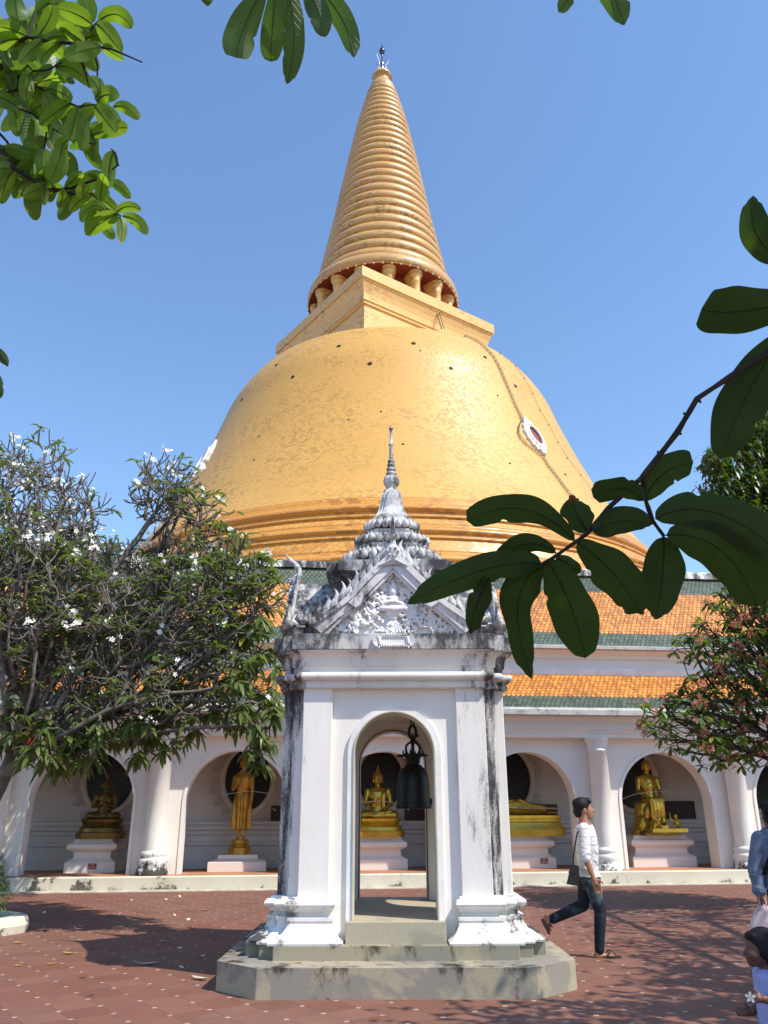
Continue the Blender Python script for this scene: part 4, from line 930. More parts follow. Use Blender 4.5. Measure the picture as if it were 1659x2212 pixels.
# centre
t_ = gth('seated_buddha_statue', 'bright gold seated Buddha with one hand raised, framed by the pavilion arch', 'statue', .05, 2.05, 1.028)
figure_base(t_, .54, .40, .45, M['gold_statue']); seated(1.0, False).melt('figure', M['gold_statue'], .013, t_, 2, Matrix.Translation((0, 0, .44)))
t_ = gth('seated_buddha_statue', 'dull dark bronze seated Buddha in the deeply shaded left bay', 'statue', -6.78, 2.05, 1.028, .1)
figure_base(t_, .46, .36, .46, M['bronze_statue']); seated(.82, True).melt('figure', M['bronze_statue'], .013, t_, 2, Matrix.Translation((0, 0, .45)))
def standing(mat, label, u, v, z):
    t_ = gth('standing_buddha_statue', label, 'statue', u, v, z)
    b = MB(); n = 8
    b.loft([[(r*math.cos(2*PI*(k+.5)/n), r*.9*math.sin(2*PI*(k+.5)/n), zz) for k in range(n)] for r, zz in ((.30, 0), (.28, .15), (.22, .19), (.20, .22), (.235, .25), (.22, .32), (.20, .345))]); b.build('lotus_pedestal', mat, t_)
    b = Blob(); o = .345
    for q in (1, -1):
        b.cap((q*.065, 0, o+.08), (q*.06, 0, o+.35), .042, .06); b.cap((q*.065, .02, o+.04), (q*.075, -.13, o+.03), .035, .03)
    b.slices([(0, 0, o+.22, .135, .09), (0, 0, o+.6, .145, .10), (0, 0, o+.95, .175, .12), (0, 0, o+1.12, .14, .10), (0, 0, o+1.32, .185, .115), (0, .0, o+1.47, .22, .11), (0, .01, o+1.55, .18, .09), (0, .01, o+1.60, .08, .07)], 22)
    b.slices([(0, .03, o+.24, .27, .045), (0, .03, o+.6, .255, .045), (0, .03, o+.9, .23, .045), (0, .03, o+1.15, .16, .04)], 20)
    b.cap((0, .01, o+1.57), (0, 0, o+1.68), .06, .055); buddha_head(b, (0, -.01, o+1.79), .88)
    b.cap((.22, .01, o+1.46), (.235, -.01, o+1.15), .06, .05); b.cap((.235, -.01, o+1.15), (.225, -.04, o+.90), .05, .035); hand(b, (.225, -.04, o+.90), (0, -.1, -1), (0, -1, 0), 1., .1)
    b.cap((-.22, .01, o+1.46), (-.25, -.03, o+1.18), .06, .05); b.cap((-.25, -.03, o+1.18), (-.14, -.20, o+1.30), .05, .035); hand(b, (-.14, -.20, o+1.30), (.1, -.1, 1), (1, 0, 0), 1., .1)
    b.tube([(0, -.105, o+.25), (0, -.12, o+.6), (0, -.135, o+.95), (0, -.11, o+1.1)], [.035, .035, .035, .03], 8); b.tube([(.16*math.cos(a), .12*math.sin(a), o+1.08) for a in np.linspace(0, 2*PI, 17)[:-1]], .015, 6, closed=True)
    b.melt('figure', mat, .012, t_, 2)
standing(M['gold_aged'], 'aged gilded Buddha standing with flared robe, partly behind hanging frangipani leaves', -3.40, 2.0, .645)
standing(M['gold_aged'], 'sliver of a gilded standing figure at the right edge above the blue-hooded person', 10.0, 1.9, 1.028)
# reclining
t_ = gth('reclining_buddha_statue', 'golden reclining Buddha showing robe hem and feet right of the pavilion', 'statue', 3.45, 2.0, 1.028)
b = MB(); b.loft([rect(1.34, .44, 0), rect(1.36, .45, .16), rect(1.31, .42, .26), rect(1.27, .39, .33)]); b.loft([rect(1.24, .36, .33), rect(1.26, .37, .36), rect(1.26, .37, .40), rect(1.29, .39, .42), rect(1.29, .39, .495)]); b.build('bench', M['gold_statue'], t_)
b = Blob(); X = Matrix.Rotation(PI/2, 4, 'Y')
def xs(secs): return b.loft([[(x, cy+ry*math.cos(2*PI*k/20), cz+rz*math.sin(2*PI*k/20)) for k in range(20)] for x, cy, cz, ry, rz in secs], True)
xs([(-.75, 0, .74, .12, .20), (-.5, 0, .72, .14, .20), (-.2, 0, .69, .14, .17), (.1, 0, .70, .15, .20), (.32, 0, .70, .15, .205), (.6, 0, .66, .14, .16), (.85, 0, .63, .13, .13), (1.02, 0, .62, .12, .115)])
b.cap((1.0, -.03, .67), (1.20, -.03, .67), .045, .04); b.cap((1.0, -.03, .56), (1.20, -.03, .56), .045, .04)
for zc in (.67, .56): b.ball((1.25, -.04, zc), (.035, .11, .05), 8); [b.cap((1.26, -.13, zc-.03+.015*k), (1.27, -.17, zc-.03+.015*k), .009, .008, 6) for k in range(5)]
b.cap((-.78, 0, .8), (-.95, 0, .84), .07, .07); b.ball((-1.02, -.03, .86), (.15, .13, .13), 10); b.ball((-1.08, .0, .88), (.13, .13, .14), 10); b.cap((-1.2, 0, .92), (-1.38, 0, .95), .06, .01)
b.cap((-.7, -.1, .88), (-.3, -.15, .86), .06, .05); b.cap((-.3, -.15, .86), (.1, -.16, .84), .05, .035); b.cap((-.72, -.1, .62), (-1.0, -.12, .58), .06, .05); b.cap((-1.0, -.12, .58), (-1.02, -.1, .75), .05, .04)
b.tube([(.3, -.10, .90), (.6, -.12, .76), (1.0, -.10, .70)], .02, 6); b.tube([(.2, -.16, .68), (.6, -.155, .64), (1.02, -.12, .60)], .016, 6)
b.melt('figure', M['gold_statue'], .014, t_, 2)
# figure seated on a rock with elephant and monkey
t_ = gth('forest_buddha_statue', 'gold Buddha seated on a rock, with kneeling elephant and monkey at the feet', 'statue', 7.33, 1.95, 1.028)
b = Blob(); b.slices([(-.24, .1, 0, .30, .25), (-.22, .1, .2, .26, .25), (-.18, .1, .4, .24, .24), (-.15, .1, .6, .25, .24), (-.1, .1, .78, .27, .24), (-.05, .1, .86, .22, .2)], 14); b.ball((-.28, -.08, .25), (.16, .15, .25), 7); b.ball((-.12, -.12, .55), (.14, .12, .2), 7); b.ball((.15, .05, .3), (.2, .2, .35), 7); b.box((-.12, -.5, 0), (.22, -.2, .25))
b.melt('rock_seat', M['gold_statue'], .016, t_, 1)
b = Blob(); b.slices([(0, 0, .80, .22, .16), (0, 0, .95, .19, .14), (0, 0, 1.05, .16, .12), (0, -.01, 1.22, .20, .13), (0, 0, 1.38, .25, .12), (0, .01, 1.46, .25, .10), (0, .01, 1.52, .10, .08)], 22)
b.cap((0, .01, 1.5), (0, 0, 1.63), .068, .06)
b.ball((0, -.02, 1.74), (.105, .11, .14), 12); b.ball((0, -.03, 1.67), (.085, .085, .075), 10); b.ball((0, .0, 1.79), (.115, .115, .095), 12)
for q in (1, -1):
    b.ball((q*.11, 0, 1.71), (.016, .028, .08), 8); b.tube([(q*.02, -.13, 1.775), (q*.05, -.125, 1.79), (q*.085, -.09, 1.77)], [.006, .01, .006], 6); b.ball((q*.045, -.115, 1.755), (.028, .014, .012), 6)
    b.cap((q*.26, .01, 1.40), (q*.30, -.03, 1.10), .07, .058); b.cap((q*.30, -.03, 1.10), (q*.16, -.30, .93), .056, .04); hand(b, (q*.16, -.30, .93), (-q*.1, -1, -.25), (1, 0, 0), 1.1, .3)
    b.cap((q*.12, -.02, .84), (q*.13, -.42, .86), .11, .085); b.cap((q*.13, -.42, .84), (q*.12, -.44, .32), .08, .05); b.cap((q*.12, -.42, .29), (q*.13, -.58, .275), .04, .032)
b.cap((0, -.125, 1.77), (0, -.15, 1.71), .01, .018); b.ball((0, -.12, 1.675), (.034, .018, .011), 6)
b.slices([(0, -.44, .44, .20, .06), (0, -.44, .6, .20, .07), (0, -.43, .8, .20, .08), (0, -.38, .9, .2, .1)], 18)
for x in (-.13, -.04, .05, .14): b.tube([(x, -.50, .45), (x, -.515, .65), (x*.9, -.50, .86)], .014, 6)
b.tube([(.2, -.06, 1.45), (.05, -.13, 1.32), (-.12, -.13, 1.15)], .012, 6)
b.melt('figure', M['gold_statue'], .012, t_, 2)
bevel(MB().box((-.3, -.66, .075), (.66, .2, .175)).build('base_slab', M['gold_statue'], t_), .01); MB().box((-.42, -.5, .0), (.52, .3, .072)).build('under_slab', M['bronze_statue'], t_)
b = Blob(); b.ball((-.10, -.42, .29), (.13, .14, .115), 10); b.ball((-.10, -.56, .27), (.07, .08, .085), 8); b.ball((-.17, -.54, .29), (.02, .05, .06), 6); b.ball((-.03, -.54, .29), (.02, .05, .06), 6)
b.chain([(-.1, -.62, .27), (-.11, -.66, .30), (-.16, -.64, .40), (-.20, -.60, .50)], [.035, .03, .022, .016]); [b.cap((x, y, .24), (x, y-.02, .19), .04, .035) for x in (-.19, -.01) for y in (-.36, -.54)]
b.melt('elephant', M['gold_statue'], .010, t_, 2)
b = Blob(); b.slices([(.48, -.42, .19, .085, .09), (.48, -.42, .26, .08, .085), (.47, -.43, .36, .065, .065), (.46, -.44, .42, .04, .04)], 12); b.ball((.455, -.45, .47), (.048, .052, .055), 8); b.ball((.42, -.46, .455), (.03, .03, .024), 6)
b.cap((.44, -.46, .39), (.36, -.5, .33), .026, .02); b.cap((.36, -.5, .33), (.30, -.5, .40), .02, .016); b.cap((.5, -.48, .38), (.38, -.52, .34), .025, .02); b.cap((.52, -.45, .22), (.38, -.52, .24), .045, .03); b.cap((.38, -.52, .24), (.37, -.52, .19), .03, .025); b.cap((.29, -.5, .36), (.285, -.5, .56), .012, .008); b.tube([(.55, -.38, .2), (.58, -.36, .3), (.54, -.37, .38)], .014, 6)
b.melt('monkey', M['gold_statue'], .009, t_, 2)
# white consecration thread strung from figure to figure
pts = [gw(u, v, z) for u, v, z in ((-4.6, 1.7, 1.95), (-3.2, 1.75, 2.12), (-2.2, 1.8, 2.0), (-.35, 1.75, 1.86), (.1, 1.7, 1.88), (.55, 1.75, 1.82), (2.6, 1.8, 1.74), (4.7, 1.75, 1.68), (6.1, 1.7, 1.80), (6.75, 1.65, 2.02), (7.2, 1.68, 2.10), (7.6, 1.7, 2.11), (8.6, 1.8, 2.05))]
o = MB().tube(pts, .005, 4).build('consecration_thread', M['sign_white']); tag(o, 'thin white thread strung between the gold figures inside the cloister', 'thread')
# ------------------------------------------------------------------ people
def flatten(p): return np.array(p, float)
MAN_Y = 10.35
def mp(x, y, dy=0.): return at_y(*S(1750+x/3.687, 2560+y/3.687), MAN_Y+dy)
man = thing('person', 'man in white checked top and dark jeans striding right, black bag on his hip', 'person', tuple(mp(740, 2060)*np.array([1, 1, 0])))
b = Blob()
hc = mp(548, 262); 
b.ball(hc+np.array([-.012, 0, .015]), (.098, .078, .108), 14); b.ball(hc+np.array([.05, 0, -.03]), (.058, .062, .095), 12); b.ball(hc+np.array([.055, 0, -.085]), (.045, .05, .04), 10)
b.ball(hc+np.array([.072, 0, -.105]), (.026, .034, .022), 8)
b.cap(hc+np.array([.098, 0, .005]), hc+np.array([.122, 0, -.032]), .009, .015); b.ball(hc+np.array([.106, 0, -.07]), (.014, .026, .009), 6); b.ball(hc+np.array([.103, 0, -.084]), (.014, .024, .010), 6); b.ball(hc+np.array([.088, 0, .035]), (.02, .055, .014), 6)
for q in (1, -1): b.ball(hc+np.array([.0, q*.078, -.03]), (.022, .010, .034), 8); b.ball(hc+np.array([.084, q*.032, .012]), (.014, .018, .010), 6)
b.cap(hc+np.array([-.01, 0, -.07]), mp(555, 450), .055, .062)
sh, el_, wr = mp(553, 520, -.17), mp(575, 850, -.24), mp(672, 1105, -.27)
for q, (s_, e_, w_) in ((-1, (sh, el_, wr)), (1, (mp(575, 520, .17), mp(520, 850, .22), mp(500, 1090, .22)))):
    b.cap(mp(560, 490, 0), s_, .06, .055); b.cap(s_, e_, .050, .040); b.cap(e_, (e_+w_)/2, .041, .036); b.cap((e_+w_)/2, w_, .036, .026)
    hand(b, w_, mp(735, 1250, -.27)-mp(672, 1105, -.27) if q < 0 else (.1, 0, -1), (.6, -.3, .2), 1.12, .45)
tor = [(565, 440, .085, .07), (562, 500, .10, .16), (575, 600, .115, .175), (590, 720, .118, .165), (600, 850, .11, .15), (605, 980, .105, .145), (615, 1090, .115, .155), (620, 1180, .10, .14)]
b.slices([(*mp(x, y), rx, ry) for x, y, rx, ry in reversed(tor)], 22)
hipF, knF, anF = mp(650, 1150, -.085), mp(752, 1500, -.09), mp(742, 1960, -.09)
hipR, knR, anR = mp(585, 1150, .085), mp(548, 1425, .085), mp(180, 1590, .09)
for h, k, a_ in ((hipF, knF, anF), (hipR, knR, anR)): b.cap(h, k, .080, .056); b.cap(k, k+(a_-k)*.35, .055, .057); b.cap(k+(a_-k)*.35, a_, .057, .036)
def foot(b, heel, toe, r=.034):
    heel, toe = np.array(heel), np.array(toe); d = toe-heel; b.cap(heel, heel+d*.5, r, r*.95); b.cap(heel+d*.5, heel+d*.78, r*.95, r*.8)
    L = np.linalg.norm(d); side = np.cross(d/L, (0, 0, 1)); side = side/np.linalg.norm(side) if np.linalg.norm(side) > .1 else np.array([0, 1, 0])
    side = np.array([0, 1., 0])
    for k in range(5): o = heel+d*.76+side*(.03-.015*k); b.cap(o, o+d*(.22-.018*k), .012 if k else .015, .009 if k else .012, 8)
zf = .045
foot(b, mp(705, 2030, -.09), mp(955, 2052, -.09)); b.cap(anF, mp(715, 2025, -.09), .036, .032)
foot(b, mp(95, 1580, .09), mp(165, 1740, .09)); b.cap(anR, mp(105, 1590, .09), .036, .032)
b.melt('body', M['skin'], .0075, man, 3)
# hair
h = Blob(); h.ball(hc+np.array([-.022, 0, .032]), (.104, .088, .100), 14); h.ball(hc+np.array([-.065, 0, -.035]), (.062, .070, .075), 10); h.ball(hc+np.array([.045, 0, .085]), (.055, .066, .04), 10); h.ball(hc+np.array([.07, -.02, .072]), (.028, .04, .026), 8)
h.ball(hc+np.array([-.085, 0, .06]), (.045, .06, .05), 8); h.ball(hc+np.array([.02, -.070, .0]), (.016, .012, .04), 6); h.ball(hc+np.array([.02, .070, .0]), (.016, .012, .04), 6)
h.melt('hair', M['hair'], .008, man, 2)
c = Blob(); c.slices([(*mp(x, y), rx+.014, ry+.014) for x, y, rx, ry in reversed([(565, 452, .075, .065)]+[t for t in tor[1:7]]+[(622, 1072, .130, .165)])], 24)
for s_, e_ in ((sh, el_), (mp(575, 520, .17), mp(520, 850, .22))): c.cap(mp(560, 505, 0)+(s_-mp(560, 505, 0))*.6, s_, .075, .068); c.cap(s_, s_+(e_-s_)*.55, .068, .064); c.cap(s_+(e_-s_)*.55, e_+(e_-s_)*.02, .064, .060)
rr = random.Random(4)
for k in range(16):
    z0 = rr.uniform(600, 1040); a = rr.uniform(-2.8, -.4); x0 = 595; p = []
    for t in np.linspace(0, 1, 5): aa = a+.7*t; q = mp(x0, z0+90*t); p.append((q[0]+.128*math.cos(aa), q[1]+.172*math.sin(aa), q[2]))
    c.tube(p, [.004, .010, .012, .010, .004], 5)
for k in range(4):
    e0 = sh+(el_-sh)*(.62+.1*k); c.tube([e0+np.array([.062*math.cos(a), .062*math.sin(a), .02*math.sin(a*1.5+k)]) for a in np.linspace(-3.6, .4, 8)], .009, 5)
c.melt('checked_top', M['shirt'], .008, man, 2)
j = Blob(); j.slices([(*mp(x, y), rx, ry) for x, y, rx, ry in reversed([(615, 1045, .122, .158), (618, 1110, .132, .170), (622, 1190, .125, .165), (622, 1240, .08, .13)])], 22)
for hp, k, a_ in ((hipF, knF, anF), (hipR, knR, anR)):
    j.cap(hp, k, .098, .070); j.cap(k, k+(a_-k)*.35, .069, .068); j.cap(k+(a_-k)*.35, a_, .068, .055)
    d = (a_-k)/np.linalg.norm(a_-k)
    for t in (.06, .13, .2, .92, .98): q = k+(a_-k)*t; u_ = np.cross(d, (0, 1, 0)); R = .064 if t < .5 else .050; j.tube([q+u_*R*math.cos(a)+np.array([0, R*math.sin(a), 0])+d*.012*math.sin(3*a+t*9) for a in np.linspace(0, 2*PI, 13)[:-1]], .0085, 5, closed=True)
j.melt('jeans', M['jeans'], .009, man, 2)
def sandal(heel, toe, up, nm):
    heel, toe, up = (np.array(v, float) for v in (heel, toe, up)); d = toe-heel; w = np.array([0, 1., 0]); n = 18
    def ring(o): return [heel+d*(.5+.54*math.cos(2*PI*k/n))+w*(.048 if math.cos(2*PI*k/n) > 0 else .038)*math.sin(2*PI*k/n)+up*o for k in range(n)]
    s = MB(); s.loft([ring(-.022), ring(0)]); m = heel+d*.72
    s.tube([heel+d*.42+w*.045, heel+d*.52+w*.043+up*.05, m+up*.055, heel+d*.80+up*.012], .009, 6); s.tube([heel+d*.42-w*.045, heel+d*.52-w*.043+up*.05, m+up*.055], .009, 6)
    return s.build(nm, M['sandal'], man)
fz = mp(955, 2052, -.09)
sandal(np.array([mp(690, 2030)[0], MAN_Y-.09, .022]), np.array([mp(968, 2052)[0], MAN_Y-.09, .022]), (0, 0, 1), 'sandal')
hl, to = mp(60, 1590, .09), mp(150, 1765, .09); d = (to-hl)/np.linalg.norm(to-hl); sandal(hl, to, np.cross((0, 1, 0), d)*-1 if np.cross((0, 1, 0), d)[0] < 0 else np.cross((0, 1, 0), d), 'sandal')
# shoulder bag
bag = thing('shoulder_bag', 'small black shoulder bag hanging behind the hip of the striding man', 'bag', tuple(mp(430, 1180, -.2)))
P = [(415, 945), (495, 950), (505, 1080), (490, 1200), (440, 1190), (345, 1172), (372, 1060)]
ring = lambda dy, sx=1.: [tuple(mp(430+(x-430)*sx, 1075+(y-1075)*sx, dy)) for x, y in P]
bevel(MB().loft([ring(-.25, .93), ring(-.24), ring(-.17), ring(-.16, .93)]).build('pouch', M['black_leather'], bag), .006)
MB().loft([[tuple(mp(x, y, dy)) for x, y in ((408, 945), (480, 950), (470, 1045), (365, 1040))] for dy in (-.262, -.252)]).build('flap', M['black_leather'], bag)
MB().tube([mp(425, 950, -.2), mp(428, 860, -.20), mp(450, 700, -.21), mp(475, 560, -.20), mp(520, 487, -.155), mp(565, 463, -.08), mp(600, 470, .02), mp(640, 600, .13), mp(600, 800, .19), mp(500, 960, .1), mp(470, 1000, -.1)], .009, 6).build('strap', M['black_leather'], bag)
# person at the right edge, seen from behind, carrying a bag
QX, QY = 3.80, 8.3
pr2 = thing('person', 'person in blue hooded sweatshirt with black strap, cut off by the right edge', 'person', (QX, QY, 0))
def qp(x, y, z): return np.array([QX+x, QY+y, z])
b = Blob(); hd = qp(-.05, .0, 1.50)
b.ball(hd+np.array([0, 0, .01]), (.078, .098, .115), 12); b.ball(hd+np.array([0, .05, -.05]), (.06, .06, .08), 10); b.cap(hd+np.array([0, .10, 0]), hd+np.array([0, .125, -.03]), .01, .016)
for q in (1, -1): b.ball(hd+np.array([q*.08, 0, -.02]), (.01, .02, .034), 6)
b.cap(hd+np.array([0, 0, -.08]), qp(-.03, 0, 1.30), .056, .065)
TOR = [(.10, .07, 1.36), (.19, .11, 1.31), (.20, .125, 1.2), (.19, .12, 1.05), (.17, .115, .95), (.185, .13, .85), (.17, .12, .76)]
b.slices([(QX-.02, QY, z, rx, ry) for rx, ry, z in reversed(TOR)], 22)
AR = [(qp(-.20, 0, 1.29), qp(-.30, -.02, 1.03), qp(-.30, -.05, .82)), (qp(.18, 0, 1.29), qp(.28, .02, 1.03), qp(.24, -.16, .9))]
for q, (s_, e_, w_) in zip((-1, 1), AR): b.cap(s_, e_, .052, .042); b.cap(e_, w_, .042, .03); hand(b, w_, (.02*q, -.05, -1), (0, -1, .1), 1.1, .75)
for q in (1, -1): b.cap(qp(q*.09-.02, 0, .78), qp(q*.09-.02, -.02, .43), .085, .058); b.cap(qp(q*.09-.02, -.02, .43), qp(q*.09-.02, .0, .08), .056, .038); foot(b, qp(q*.09-.02, -.05, .04), qp(q*.1-.02, .18, .035))
b.melt('body', M['skin_dark'], .008, pr2, 3)
h = Blob(); h.ball(hd+np.array([0, -.02, .035]), (.09, .10, .105), 12); h.ball(hd+np.array([0, -.06, -.03]), (.078, .06, .07), 10); h.ball(hd+np.array([-.06, -.03, -.02]), (.03, .05, .05), 8); [h.ball(hd+np.array([.08*math.cos(a), -.03+.07*math.sin(a), .07+.03*math.sin(3*a)]), .032, 6) for a in np.linspace(0, 5.8, 9)]
h.melt('hair', M['hair'], .009, pr2, 1)
c = Blob(); c.slices([(QX-.02, QY, z, rx+.03, ry+.03) for rx, ry, z in reversed(TOR[:6])], 24)
for s_, e_, w_ in AR: c.cap(s_, e_, .078, .066); c.cap(e_, e_+(w_-e_)*.95, .066, .05); [c.tube([e_+(w_-e_)*t+np.array([.06*math.cos(a), .06*math.sin(a), .01*math.sin(2*a)]) for a in np.linspace(0, 6.28, 11)[:-1]], .010, 5, closed=True) for t in (.1, .3, .8, .93)]
c.tube([qp(-.02+.13*math.cos(a), -.02+.10*math.sin(a), 1.37+.03*math.cos(a)) for a in np.linspace(0, 2*PI, 15)[:-1]], .042, 8, closed=True); c.slices([(QX-.02, QY-.10, 1.20, .03, .02), (QX-.02, QY-.13, 1.27, .11, .05), (QX-.02, QY-.11, 1.36, .12, .05)], 14)
c.melt('hooded_sweatshirt', M['blue_cloth'], .01, pr2, 2)
j = Blob(); j.slices([(QX-.02, QY, .72, .17, .125), (QX-.02, QY, .84, .195, .14), (QX-.02, QY, .93, .18, .125)], 20); [(j.cap(qp(q*.09-.02, 0, .76), qp(q*.09-.02, -.02, .43), .10, .075), j.cap(qp(q*.09-.02, -.02, .43), qp(q*.09-.02, 0, .1), .073, .06)) for q in (1, -1)]
j.melt('trousers', M['black_cloth'], .01, pr2, 2)
o = MB().loft([[qp(x-.022, y, z), qp(x+.022, y, z), qp(x+.022, y-.008, z), qp(x-.022, y-.008, z)] for x, y, z in ((.0, .02, 1.40), (-.07, -.10, 1.36), (-.14, -.165, 1.26), (-.19, -.155, 1.15), (-.225, -.11, 1.05), (-.24, -.06, .98))]).build('strap', M['black_cloth'], pr2)
# translucent carrier bag in that person's hand
def bp_(x, y): return at_y(*S(2250+x/2.824, 2550+y/2.824), QY-.06)
pb = thing('plastic_bag', 'thin pinkish translucent carrier bag hanging from the hand at the right edge', 'bag', tuple(bp_(590, 1390)))
b = Blob(); top = AR[0][2]+np.array([.0, -.03, -.09]); rr = random.Random(5); rings = []
for t in np.linspace(0, 1, 9):
    c_ = top+np.array([.01*t, 0, -.30*t]); w_ = .02+.14*min(1, t*1.5)**.8; w_ *= 1 if t < .9 else .8; n = 28
    rings.append([(c_[0]-.02*t+w_*(1+.10*math.sin(5*a+t*3)*(1-.4*t))*math.cos(a), c_[1]+.55*w_*(1+.10*math.sin(7*a))*math.sin(a), c_[2]+.012*math.sin(3*a+t*4)) for a in np.linspace(0, 2*PI, n+1)[:-1]])
MB().loft(rings, True).build('sack', M['plastic'], pb)
MB().tube([top+np.array([-.03, 0, 0]), top+np.array([-.02, .01, .06]), top+np.array([0, .03, .09]), top+np.array([.03, .01, .05]), top+np.array([.03, 0, -.01])], .008, 6).build('handle', M['plastic'], pb)
# small child bottom right, facing left
CX, CY = 2.235, 5.3
ch = thing('person', 'small child in pale violet top facing left, cut off by the bottom right corner', 'person', (CX, CY, 0))
def cp(x, y, z): return np.array([CX+x, CY+y, z])
b = Blob(); hd = cp(-.03, 0, .775)
b.ball(hd, (.090, .076, .088), 12); b.ball(hd+np.array([-.045, 0, -.035]), (.050, .058, .065), 10); b.ball(hd+np.array([-.058, 0, -.07]), (.035, .04, .03), 8); b.ball(hd+np.array([-.097, 0, -.022]), (.014, .014, .011), 6); b.ball(hd+np.array([-.086, 0, -.05]), (.014, .022, .011), 6)
b.ball(hd+np.array([-.06, -.035, -.035]), (.035, .03, .03), 8); b.ball(hd+np.array([-.06, .035, -.035]), (.035, .03, .03), 8)
for q in (1, -1): b.ball(hd+np.array([.005, q*.076, -.02]), (.018, .009, .026), 6)
b.cap(hd+np.array([.01, 0, -.07]), cp(.0, 0, .64), .042, .045)
CT = [(.06, .055, .665), (.085, .105, .64), (.085, .11, .56), (.09, .11, .46), (.09, .11, .38)]
b.slices([(CX+.01, CY, z, rx, ry) for rx, ry, z in reversed(CT)], 18)
CA = [(cp(.0, -.115, .62), cp(-.035, -.145, .53), cp(-.13, -.17, .545)), (cp(.0, .115, .62), cp(.0, .14, .49), cp(-.08, .14, .42))]
for s_, e_, w_ in CA: b.cap(s_, e_, .035, .030); b.cap(e_, w_, .030, .022); hand(b, w_, (-1, 0, .05), (0, .3, 1), .62, .7)
for q in (1, -1): b.cap(cp(.01, q*.055, .38), cp(-.0, q*.055, .21), .055, .042); b.cap(cp(0, q*.055, .21), cp(.02, q*.055, .04), .04, .03); foot(b, cp(.03, q*.055, .028), cp(-.10, q*.055, .025), .024)
b.melt('body', M['skin_dark'], .006, ch, 3)
h = Blob(); h.ball(hd+np.array([.018, 0, .024]), (.097, .089, .088), 12); h.ball(hd+np.array([.0, -.06, .0]), (.045, .028, .06), 8); h.ball(hd+np.array([.045, -.03, -.05]), (.05, .055, .06), 8); h.ball(hd+np.array([.06, 0, -.035]), (.055, .07, .06), 10); h.ball(hd+np.array([-.04, 0, .06]), (.045, .06, .03), 8); h.ball(hd+np.array([.05, -.02, -.08]), (.04, .05, .05), 8)
h.melt('hair', M['hair'], .008, ch, 1)
c = Blob(); c.slices([(CX+.01, CY, z, rx+.016, ry+.016) for rx, ry, z in reversed([(.05, .05, .668)]+CT[1:])], 20)
for s_, e_, w_ in CA: c.cap(s_, s_+(e_-s_)*.7, .054, .05)
c.melt('violet_top', M['violet_cloth'], .008, ch, 2)
j = Blob(); j.slices([(CX+.01, CY, .30, .10, .12), (CX+.01, CY, .42, .105, .125)], 16); [j.cap(cp(.01, q*.055, .36), cp(0, q*.055, .22), .07, .062) for q in (1, -1)]; j.melt('shorts', M['black_cloth'], .01, ch, 1)
# ------------------------------------------------------------------ vegetation
def leaf_into(b, base, d, up, L, W, droop=.25, fold=.25, shape='lance'):
    """one curved, folded leaf blade: base point, direction, up hint"""
    base = np.asarray(base, float); d = np.asarray(d, float); d = d/np.linalg.norm(d); up = np.asarray(up, float)
    s = np.cross(d, up); ns = np.linalg.norm(s)
    s = s/ns if ns > 1e-3 else np.array([1., 0, 0]); n = np.cross(s, d)
    T = (0, .12, .35, .62, .85, 1); Wd = (.12, .5, .92, 1, .6, .03) if shape == 'lance' else (.10, .35, .75, 1, .85, .08)
    V = []
    for t, w in zip(T, Wd):
        c = base+d*L*t-n*0+np.array([0, 0, -1.])*droop*L*t*t
        V += [c-s*w*W*.5+n*fold*w*W*.5, c, c+s*w*W*.5+n*fold*w*W*.5]
    F = []
    for i in range(len(T)-1): F += [(3*i, 3*i+1, 3*i+4, 3*i+3), (3*i+1, 3*i+2, 3*i+5, 3*i+4)]
    b.add(V, F, True)
def flower_into(w, y, c, nrm, R, rng):
    c = np.asarray(c, float); n = np.asarray(nrm, float); n /= np.linalg.norm(n)
    a = np.cross(n, [0, 0, 1.]) if abs(n[2]) < .9 else np.cross(n, [1., 0, 0]); a /= np.linalg.norm(a); q = np.cross(n, a); o = rng.uniform(0, 6)
    for k in range(5):
        t = o+k*2*PI/5; u = a*math.cos(t)+q*math.sin(t); v = -a*math.sin(t)+q*math.cos(t)
        P = [c+u*R*.05, c+u*R*.55-v*R*.28+n*R*.10, c+u*R*.95-v*R*.20+n*R*.18, c+u*R*1.02+v*R*.12+n*R*.12, c+u*R*.55+v*R*.30+n*R*.16]
        w.add(P, [(0, 1, 2, 3, 4)], False)
    y.add([c+(a*math.cos(t)+q*math.sin(t))*R*.22+n*R*.13 for t in np.linspace(0, 2*PI, 7)[:-1]], [tuple(range(6))], False)
def two(w, y, nm, mat, parent):
    nw = len(w.F); fm = [0]*nw+[1]*len(y.F); w.add(y.V, y.F); return mesh(nm, w.V, w.F, None, parent, mats=[M[mat], M['petal_yellow']], fm=fm)
def lobe_pts(rng, lobes, n):
    wts = np.array([l[2]*l[3]*l[5] for l in lobes], float); wts /= wts.sum(); out = []; idx = []
    while len(out) < n:
        i = rng.choice(len(lobes), p=wts); x, y, rx, ry, Y, den, dy = lobes[i]
        v = rng.normal(size=3); v /= np.linalg.norm(v); v *= rng.uniform(.15, 1)**(1/2.2)
        out.append(at_y(x+rx*v[0], y+ry*v[1], Y+dy*v[2])); idx.append(i)
    return np.array(out), np.array(idx)
